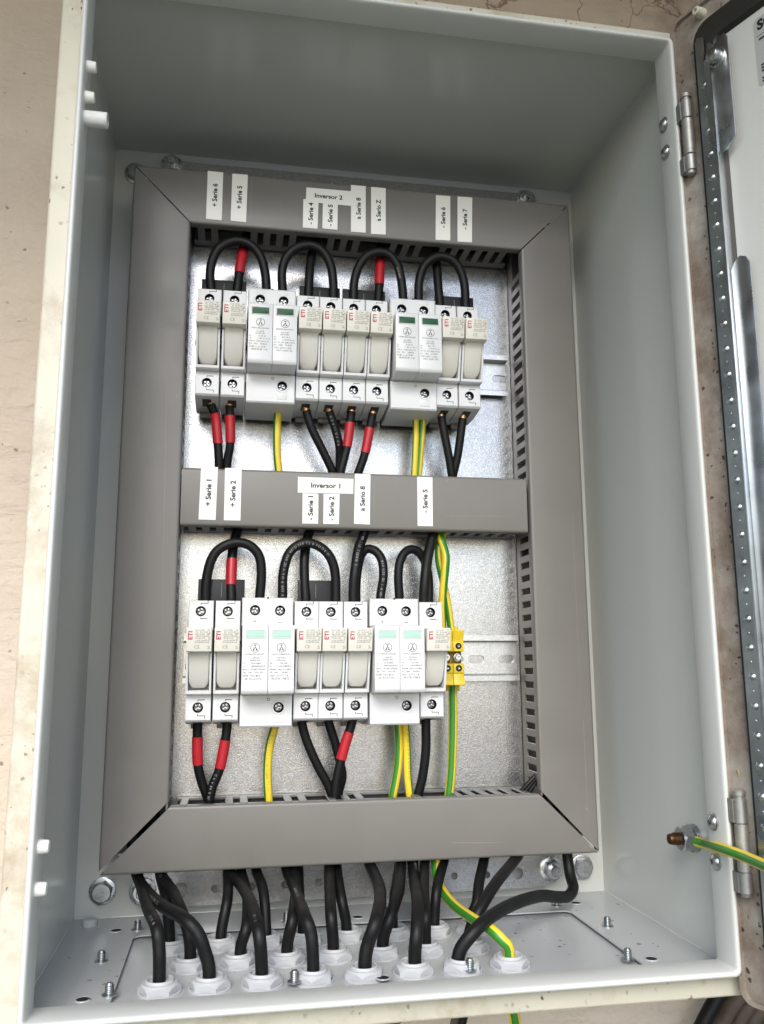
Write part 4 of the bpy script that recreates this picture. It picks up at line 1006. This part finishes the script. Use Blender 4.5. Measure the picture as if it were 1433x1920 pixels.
YL = 156.0; dn_ = (0, 1, -9)
LG = 'black jumper loops above the devices'
RL = 3.55
def arch(ps): 
    n = len(ps); ys = [YL-4*math.sin(math.pi*k/(n-1)) for k in range(n)]
    P = path(ps, ys); return inset(P, dn_, dn_)
cable('black looped jumper from first fuse holder to left surge protector, upper row', arch([(397, 550), (394, 520), (398, 490), (412, 465), (440, 452), (468, 458), (488, 480), (497, 510), (500, 545)]), RL, group=LG)
cable('black looped jumper rising from left surge protector rightwards, upper row', arch([(530, 545), (529, 510), (537, 483), (555, 466), (582, 460), (605, 471), (620, 498), (625, 530), (625, 562)]), RL, group=LG)
cable('black looped jumper ending at left pole of right surge protector, upper row', arch([(663, 565), (664, 532), (671, 505), (685, 483), (707, 473), (728, 477), (744, 495), (752, 522), (756, 558)]), RL, group=LG, prt=(0.70, 0.95, 'DTENMO', 1.6, 0.2))
cable('black looped jumper from right surge protector to last fuse holder, upper row', arch([(785, 560), (786, 528), (794, 502), (808, 487), (826, 481), (848, 488), (862, 505), (871, 535), (873, 576)]), RL, group=LG)
DGp = 'black feed cables dropping from ducts into the fuse holders'
def drop(ps, ys): return inset(path(ps, ys), None, dn_)
cable('black feed cable with red sleeve behind first loop, upper row', drop([(470, 415), (462, 443), (455, 475), (449, 513), (443, 560)], [172, 168, 161, 158, 157]), 3.6, group=DGp, red=(at(455, 471, 162), at(449, 514, 158)))
cable('plain black feed cable behind the second loop, upper row', drop([(604, 415), (594, 450), (584, 482), (580, 520), (578, 566)], [172, 168, 162, 158, 157]), 3.6, group=DGp)
cable('black feed cable with red sleeve behind third loop, upper row', drop([(716, 425), (714, 455), (713, 490), (711, 535), (709, 570)], [172, 168, 162, 159, 158]), 3.6, group=DGp, red=(at(713, 489, 162), at(711, 536, 159)))
cable('plain black feed cable behind the rightmost loop, upper row', drop([(815, 440), (817, 470), (819, 500), (822, 540), (826, 582)], [172, 168, 162, 159, 158]), 3.6, group=DGp)
# below the upper row
BG = 'black cables leaving the fuse holders downwards'
YE = 153.5
def low(ps, y1=166, y0=YE): return path(ps, [y0+(y1-y0)*(k/(len(ps)-1))**1.3 for k in range(len(ps))])
RW = 3.25
cable('red sleeved black cable below first fuse holder, upper row', low([(395, 757), (400, 770), (404.5, 783), (409, 832), (411, 875), (411, 905)]), RW, group=BG, ferr='a', red=(at(403.7, 778, 155), at(409, 833, 159)))
cable('red sleeved black cable below second fuse holder, upper row', low([(430.7, 760), (431.2, 779), (432, 830), (427, 862), (423, 905)]), RW, group=BG, ferr='a', red=(at(431, 779, 155), at(432, 831, 158)))
cable('black cable slanting right below left surge protector, upper row', low([(574, 770), (586, 806), (605.7, 845.5), (623.3, 883), (630, 905)]), RW, group=BG, ferr='a')
cable('printed black cable between slanting cable and red sleeve, upper row', low([(617, 771), (627, 798.6), (636, 834), (637, 862), (634, 905)], 171), RW, group=BG, ferr='a', prt=(0.05, 0.7, '0 0 4 11 D 0 O P', 1.7, 0.1))
cable('red sleeved cable of third fuse holder right of surge protector, upper row', low([(659, 772), (656, 798.6), (650.7, 838), (639.5, 883), (634, 905)], 160), RW, group=BG, ferr='a', red=(at(656.5, 795, 154), at(650.7, 839, 156)))
cable('red sleeved black cable below fourth middle fuse holder, upper row', low([(699, 776), (693.7, 802.5), (684.7, 849), (673, 884), (665, 905)], 162), RW, group=BG, ferr='a', red=(at(693.5, 801, 154), at(684.7, 850, 158)))
cable('black cable below seventh fuse holder of upper row, left of last pair', low([(827.7, 781), (834.3, 818), (842, 857), (847, 890), (849, 910)], 162), RW, group=BG, ferr='a')
cable('black cable below last fuse holder at right end, upper row', low([(868, 785), (863.6, 818), (857.8, 857), (850, 890), (847, 910)], 165), RW, group=BG, ferr='a')
EG = 'green and yellow earth cables inside the cabinet'
cable('green yellow earth cable under the left surge protector, upper row', low([(524, 752), (522, 765), (519.8, 802), (519.8, 849), (523, 884), (525, 905)], 163, 160), 2.95, 'earth cable', EG, True, phase=1.9)
cable('left strand of twin earth cables under right surge protector, upper row', low([(781, 765), (780, 777), (780, 818), (777, 888), (776, 910)], 163, 160), 2.6, 'earth cable', EG, True, phase=2.2)
cable('right strand of twin earth cables under right surge protector, upper row', low([(794, 765), (793, 777), (791, 818), (785.5, 888), (783, 910)], 163, 160), 2.6, 'earth cable', EG, True, phase=1.4)
# lower row loops
cable('black looped jumper from first fuse holder to left surge protector, lower row', arch([(385.5, 1128), (387, 1090), (396, 1051), (412, 1029), (440, 1017.5), (467, 1022), (485.8, 1042), (490.4, 1074), (487.7, 1115)]), RL, group=LG)
cable('printed black jumper arch right of left surge protector, lower row', arch([(530, 1115), (531, 1077), (540, 1042), (556, 1024), (578, 1018), (603, 1027), (621, 1048), (629, 1079), (629.8, 1128)]), RL, group=LG, prt=(0.06, 0.97, 'E CAB B M P A OC 060 RKLD SER LT 0 LO O E U', 1.75, 0.05))
cable('short printed black jumper into left pole of right surge protector, lower row', inset(path([(714, 1115), (719, 1081), (716.5, 1051), (705, 1034), (690, 1029), (678, 1039), (671, 1067), (668, 1099), (668, 1130)], [YL, YL-1, YL-1, YL+1, YL+4, YL+6, YL+7, YL+6, YL+4]), dn_, dn_), 3.4, group=LG, prt=(0.05, 0.5, 'rOU 0-1 OS 0SU 0S8', 1.75, 0.05))
cable('small black jumper from right surge protector to last fuse holder, lower row', inset(path([(748.6, 1115), (747, 1081), (750, 1054), (760, 1035), (774, 1030), (787, 1037), (798, 1056), (804, 1086), (804, 1128)], [YL, YL-1, YL-1, YL+1, YL+3, YL+5, YL+7, YL+8, YL+6]), dn_, dn_), 3.4, group=LG)
cable('black feed cable with red sleeve behind first loop, lower row', drop([(452, 970), (445, 996), (437.5, 1026), (434.5, 1060), (433.5, 1097), (434, 1120)], [172, 170, 164, 161, 159, 158]), 3.6, group=DGp, red=(at(433.6, 1047, 162), at(433, 1098, 159)), ferr='b')
cable('plain black feed cable behind the printed arch, lower row', drop([(590, 970), (581.5, 994), (575.5, 1014.5), (571, 1049), (571.5, 1095), (573.3, 1120)], [172, 170, 166, 162, 159, 158]), 3.6, group=DGp, ferr='b')
cable('thick printed black feed cable left of right surge protector, lower row', drop([(692, 970), (685, 996), (673, 1028), (666.4, 1067), (663.2, 1099), (662.5, 1132)], [170, 165, 157, 153, 153, 154]), 3.75, group=DGp, prt=(0.12, 0.97, 'OD FC AU 11S LDOUE L', 2.0, 0.0))
cable('thick black feed cable into the last fuse holder, lower row', drop([(820, 975), (814, 997), (802, 1046), (796.5, 1094), (795, 1124)], [170, 163, 155, 153, 154]), 3.9, group=DGp, ferr='b')
cable('front earth cable bowing right above yellow terminals', path([(820, 985), (826, 1006), (836, 1041), (835, 1070), (831, 1107), (829.3, 1139), (830, 1185)], [168, 163, 157, 157, 159, 162, 164]), 3.0, 'earth cable', EG, True, phase=0.6, twist=-1.2)
cable('rear earth cable slanting right into outer yellow terminal', path([(838, 985), (830, 1005), (822.5, 1028), (823, 1054), (832, 1094), (840, 1134), (847, 1185)], [172, 168, 165, 165, 165, 165, 165]), 2.8, 'earth cable', EG, True, phase=1.6)
# below the lower row
yw = 168
cable('red sleeved black cable below first fuse holder, lower row', low([(372, 1335), (371.2, 1352), (370.3, 1381), (371.5, 1433), (378, 1463.5), (389.5, 1495), (396, 1515)], yw), 3.3, group=BG, red=(at(370.5, 1380, 155), at(371.5, 1434, 160)))
cable('red sleeved printed black cable below second fuse holder, lower row', low([(428, 1335), (426.7, 1352), (423.6, 1382), (412.5, 1440), (399, 1474), (392.6, 1502), (391, 1515)], 162), 3.3, group=BG, red=(at(422.8, 1385, 155), at(412.3, 1441, 158)), prt=(0.62, 0.95, 'C P A 80 8 0L', 1.6, 0.3))
cable('green yellow earth cable under left surge protector, lower row', low([(516, 1350), (515, 1364), (507.5, 1390), (503, 1420), (501.6, 1459), (504, 1500), (505, 1515)], 164, 160), 3.0, 'earth cable', EG, True, phase=2.0, prt=(0.15, 0.9, 'Z ANK L F76 0U D6 SOONA Jo 0D', 1.5, 0.1))
cable('black cable slanting right below third fuse holder, lower row', low([(565, 1340), (567.5, 1362), (578, 1396), (597, 1438), (615, 1471), (624, 1496), (628, 1512)], 166), 3.3, group=BG)
cable('black cable behind the red sleeve right of left surge protector, lower row', low([(612, 1335), (618, 1360), (628, 1391), (637, 1426), (642, 1455), (637, 1478), (630, 1505)], 172, 158), 3.3, group=BG)
cable('red sleeved black cable beside right surge protector, lower row', low([(664, 1338), (658.5, 1361), (646.8, 1398), (637, 1436), (629.5, 1474), (627.5, 1508)], 160), 3.3, group=BG, red=(at(655, 1371, 154), at(640.5, 1424, 156)))
cable('earth cable curving left under right surge protector, lower row', low([(746, 1345), (746.6, 1362), (748.6, 1393), (746.4, 1438), (737, 1490.5), (733, 1508)], 164, 160), 3.0, 'earth cable', EG, True, phase=1.35)
cable('printed earth cable right beside the curved one, lower row', low([(759.5, 1345), (760.6, 1362), (763, 1407), (764.5, 1455), (768.5, 1493), (770, 1510)], 166, 161), 2.9, 'earth cable', EG, True, phase=2.6, prt=(0.1, 0.75, 'OJ 6/100 E D OU 0 0S20 S3 07', 1.5, -0.4))
cable('black cable below the last fuse holder, lower row', low([(799, 1335), (798.8, 1360), (798.6, 1407), (792.7, 1455), (784, 1491), (780, 1508)], 166), 3.4, group=BG)
cable('earth cable running down from the yellow terminals', low([(850, 1283), (849.5, 1300), (849.5, 1360), (848.4, 1407), (846, 1455), (842, 1492), (840, 1512)], 166, 164), 3.4, 'earth cable', EG, True, phase=1.1)

# ================================================================== GLANDS AND BOTTOM CABLES
GG = 'grey cable glands in the bottom plate'
def make_gland(x, y, label, ph):
    t = thing('cable_gland', (x, y, -1.6), label, 'cable gland', GG)
    b = B(); b.hex(11.9, 0.2, 5.4, (x, y, -1.6), (0, 0, 1), 2.6, ph)
    b.lathe([(12.0, 0.0), (12.0, 0.7), (11.0, 1.0)], (x, y, -1.6), (0, 0, 1), 32, cap=False); b.build('lock_nut', M['gland'], t, smooth=28)
    b = B(); b.lathe([(7.9, 5.2), (7.9, 6.4), (7.5, 6.9), (6.9, 6.9), (6.4, 6.4), (6.3, -2)], (x, y, -1.6), (0, 0, 1), 28, cap=False); b.build('threaded_collar', M['gland'], t, smooth=40)
    b = B(); b.lathe([(6.4, 0.5), (0, 0.5)], (x, y, -1.6), (0, 0, 1), 20, cap=False); b.build('bore', M['hole'], t)
    return t
rows = {57: [70, 97.2, 126.3, 155.4, 184.8, 214.2, 243.6, 273.2], 91.5: [84.3, 112.6, 141.8, 171.3, 200.6, 229, 258.5], 126: [71.5, 101.5, 130.5, 156.5, 184.5, 215.5, 243.5, 270]}
rn = {57: 'front', 91.5: 'middle', 126: 'back'}
ordn = ['first', 'second', 'third', 'fourth', 'fifth', 'sixth', 'seventh', 'eighth']
g0 = None; gpos = {}
for ry, xs in rows.items():
    for i, gx in enumerate(xs):
        yy = ry+random.uniform(-1, 1); gpos[(ry, i)] = (gx, yy)
        lab = 'grey hexagonal cable gland, %s from the left in the %s row' % (ordn[i], rn[ry])
        if ry == 57 and i == 7: lab = 'grey cable gland holding the green yellow cable at the right front'
        make_gland(gx, yy, lab, random.uniform(0, 1.05))
def feed(key, px, y0=166, r=3.6, frac=0.62, **kw):
    """from behind the bottom duct down into a gland: moves forward first, then drops straight"""
    y0 = max(y0, 161); gx, gy = gpos[key]; n = len(px); L = [0]
    for k in range(1, n): L.append(L[-1]+math.hypot(px[k][0]-px[k-1][0], px[k][1]-px[k-1][1]))
    P = []
    for k in range(n):
        t = min(1, L[k]/L[-1]/frac); t = t*t*(3-2*t)
        P.append(at(px[k][0], px[k][1], y0+(gy-y0)*t))
    q = P[-1]; P[-1] = Vector((gx+(q.x-gx)*0.6, gy, 8.0)); P = P+[Vector((P[-1].x, gy, -6))]
    # start well up inside the duct
    d0 = (P[0]-P[1]).normalized(); P = [P[0]+Vector((d0.x*16, 6, 34)), P[0]+Vector((d0.x*8, 4, 14))]+P
    return P
CG = 'black cables leaving through the bottom glands'
F, Mi, Bk = 57, 91.5, 126
cable('black cable into the first gland of the front row', feed((F, 0), [(258, 1636), (266, 1666), (278, 1704), (293, 1737), (298.5, 1777), (298, 1829)], 160), 3.6, group=CG, prt=(0.72, 0.95, '0 2 0 0', 1.8, 0.3))
cable('printed black cable crossing over into second front gland', feed((F, 1), [(256, 1636), (272, 1668), (303.7, 1697.5), (345, 1722), (371, 1750), (385, 1787), (391, 1825)], 150), 3.75, group=CG, prt=(0.13, 0.95, 'AV H6G OALIRV 81 OVORAV UF18 B 00R O61 S7', 2.0, 0.1))
cable('black cable into the first gland of the back row', feed((Bk, 0), [(300, 1636), (309, 1672), (314, 1704), (316, 1756)], 168), 3.5, group=CG)
cable('printed black cable into the first gland of the middle row', feed((Mi, 0), [(301, 1636), (324.7, 1672), (339, 1704), (353, 1746), (358, 1787)], 164), 3.6, group=CG, prt=(0.15, 0.6, '1 A 0 OUE 0 CE', 1.9, 0.2))
cable('short black cable into the second gland of the back row', feed((Bk, 1), [(427, 1632), (427, 1683), (418, 1745)], 166), 3.5, group=CG)
cable('black cable into the second gland of the middle row', feed((Mi, 1), [(452, 1632), (464, 1683), (463, 1735), (456, 1781)], 164), 3.55, group=CG)
cable('black cable bending right into the third front gland', feed((F, 2), [(428, 1630), (452, 1660), (471, 1693), (485, 1745), (490, 1815)], 158), 3.7, group=CG, prt=(0.75, 0.95, '61 1', 1.8, 0.2))
cable('black cable into the third gland of the back row', feed((Bk, 2), [(480, 1628), (494, 1672), (500.5, 1741)], 168), 3.5, group=CG)
cable('black cable into the third gland of the middle row', feed((Mi, 2), [(551, 1624), (555, 1664), (550, 1717), (541, 1774)], 156), 3.6, group=CG)
cable('printed black cable into the fourth front gland', feed((F, 3), [(536, 1624), (553, 1668), (572, 1717), (583.6, 1752), (587, 1811)], 164), 3.65, group=CG, prt=(0.45, 0.96, 'DNTW N EI O 0', 2.0, -0.1))
cable('black cable half hidden into the fourth back gland', feed((Bk, 3), [(560, 1622), (563, 1700), (565, 1740)], 170), 3.4, group=CG)
cable('straight black cable into the fourth gland of the middle row', feed((Mi, 3), [(617, 1620), (619, 1678), (621, 1717), (624, 1772)], 160), 3.65, group=CG)
cable('black cable into the fifth gland of the back row', feed((Bk, 4), [(631, 1620), (639, 1678), (648, 1735)], 168), 3.5, group=CG)
cable('thick black cable bowing right into the fifth front gland', feed((F, 4), [(692, 1614), (710, 1658), (713, 1688), (705, 1727), (691, 1768), (686, 1805)], 152), 4.0, group=CG)
cable('black cable slanting left into the fifth gland of the middle row', feed((Mi, 4), [(752, 1614), (748, 1668), (733, 1717), (722, 1762)], 156), 3.8, group=CG)
cable('thin black cable into the sixth gland of the back row', feed((Bk, 5), [(748, 1614), (743, 1650), (738, 1683), (738, 1725)], 170), 2.9, group=CG)
cable('printed black cable into the sixth front gland', feed((F, 5), [(774, 1612), (777.5, 1652), (783.5, 1694), (781.6, 1746), (780, 1797)], 152), 3.9, group=CG, prt=(0.2, 0.5, 'IPOILORS 8 1', 1.7, -0.5))
cable('black cable into the sixth gland of the middle row', feed((Mi, 5), [(797, 1612), (795, 1663), (798, 1715), (799, 1759)], 162), 3.5, group=CG)
cable('black cable behind the earth wire into seventh back gland', feed((Bk, 6), [(834, 1608), (820, 1663), (815, 1723)], 168), 3.5, group=CG)
cable('upright black cable into the eighth gland of the back row', feed((Bk, 7), [(909, 1604), (899, 1652), (894, 1694), (884, 1726)], 168), 3.7, group=CG)
cable('black cable slanting left into the seventh gland of the middle row', feed((Mi, 6), [(975, 1598), (930, 1656), (899, 1707), (880, 1748)], 166), 3.8, group=CG)
cable('long black cable bending from right corner into the seventh front gland', [at(1060, 1575, 168), at(1064, 1605, 166), at(1069, 1640, 160), at(1075, 1664, 152), at(1066, 1680, 144), at(1045, 1682, 134), at(1013, 1680, 118), at(965, 1694, 92), at(920, 1719, 68), at(890, 1746, 57)]+[Vector((241.8, 56.8, 8)), Vector((241.5, 56.8, -6))], 4.0, group=CG)
cable('green yellow earth cable sweeping down into the right front gland', feed((F, 7), [(817, 1610), (819, 1642), (830, 1671), (855, 1700), (888, 1723), (922, 1744), (945, 1766), (953.5, 1787)], 150, frac=0.9), 3.35, 'earth cable', EG, True, phase=1.2, twist=1.1)
cable('green yellow earth cable leading from wall stud to the door', [at_x(1306, 1578, 391), at(1324, 1583, 34), at(1345, 1589, 8), at(1368, 1596, -8), at(1400, 1608, -24), at(1440, 1625, -48), at(1490, 1642, -75)], 3.1, 'earth cable', None, True, phase=0.35, twist=0.3)
# cables below the box
UG = 'cables hanging below the cabinet'
def hang(ps, y): return path(ps, y)
cable('green yellow earth cable hanging below the cabinet', [at(955, 1870, 90), at(962, 1895, 90), at(967, 1925, 90), at(971, 1990, 95)], 3.6, 'earth cable', UG, True, phase=0.9)
cable('dark grey cable running diagonally under the right cabinet corner', hang([(1362, 1835), (1345, 1870), (1328, 1900), (1296, 1965)], 188), 5.6, group=UG, m='black')
cable('black cable hanging below cabinet, right of a brown one', hang([(874, 1880), (870, 1905), (866, 1925), (860, 1970)], 150), 2.9, group=UG)
cable('dusty brown cable hanging beside a black cable below cabinet', hang([(862, 1880), (857, 1905), (852, 1925), (846, 1970)], 165), 3.4, group=UG, m='old_cable')
cable('dusty brown cable hanging under the cabinet left of centre', hang([(770, 1890), (742, 1912), (700, 1925), (650, 1945)], 170), 3.4, group=UG, m='old_cable')
for i, (a, c, lab) in enumerate((((1398, 1852), (1345, 1935), 'leftmost dusty brown cable below the door corner'), ((1418, 1865), (1372, 1940), 'second dusty brown cable below the door corner'), ((1440, 1872), (1398, 1942), 'third dusty brown cable below the door corner'), ((1462, 1880), (1425, 1945), 'rightmost dusty brown cable below the door corner'))):
    cable(lab, hang([a, ((a[0]+c[0])/2-3, (a[1]+c[1])/2), c], 195), 5.5, group=UG, m='old_cable')
# a stalk of straw caught on the lower hinge
b = B(); b.tube(spline([at(1383, 1442, -4), at(1390, 1465, -3), at(1396, 1488, -2), at(1399, 1506, -1)], 3), 0.6, 6)
b.tube(spline([at(1376, 1493, -4), at(1386, 1497, -5), at(1397, 1492, -4), at(1400, 1484, -3)], 3), 0.8, 6)
tag(b.build('straw', M['straw'], None, org=at(1390, 1490, -3)), 'dry straw stalk caught above the lower hinge', 'straw')
for o in bpy.data.objects:
    if '_o' in o: del o['_o']
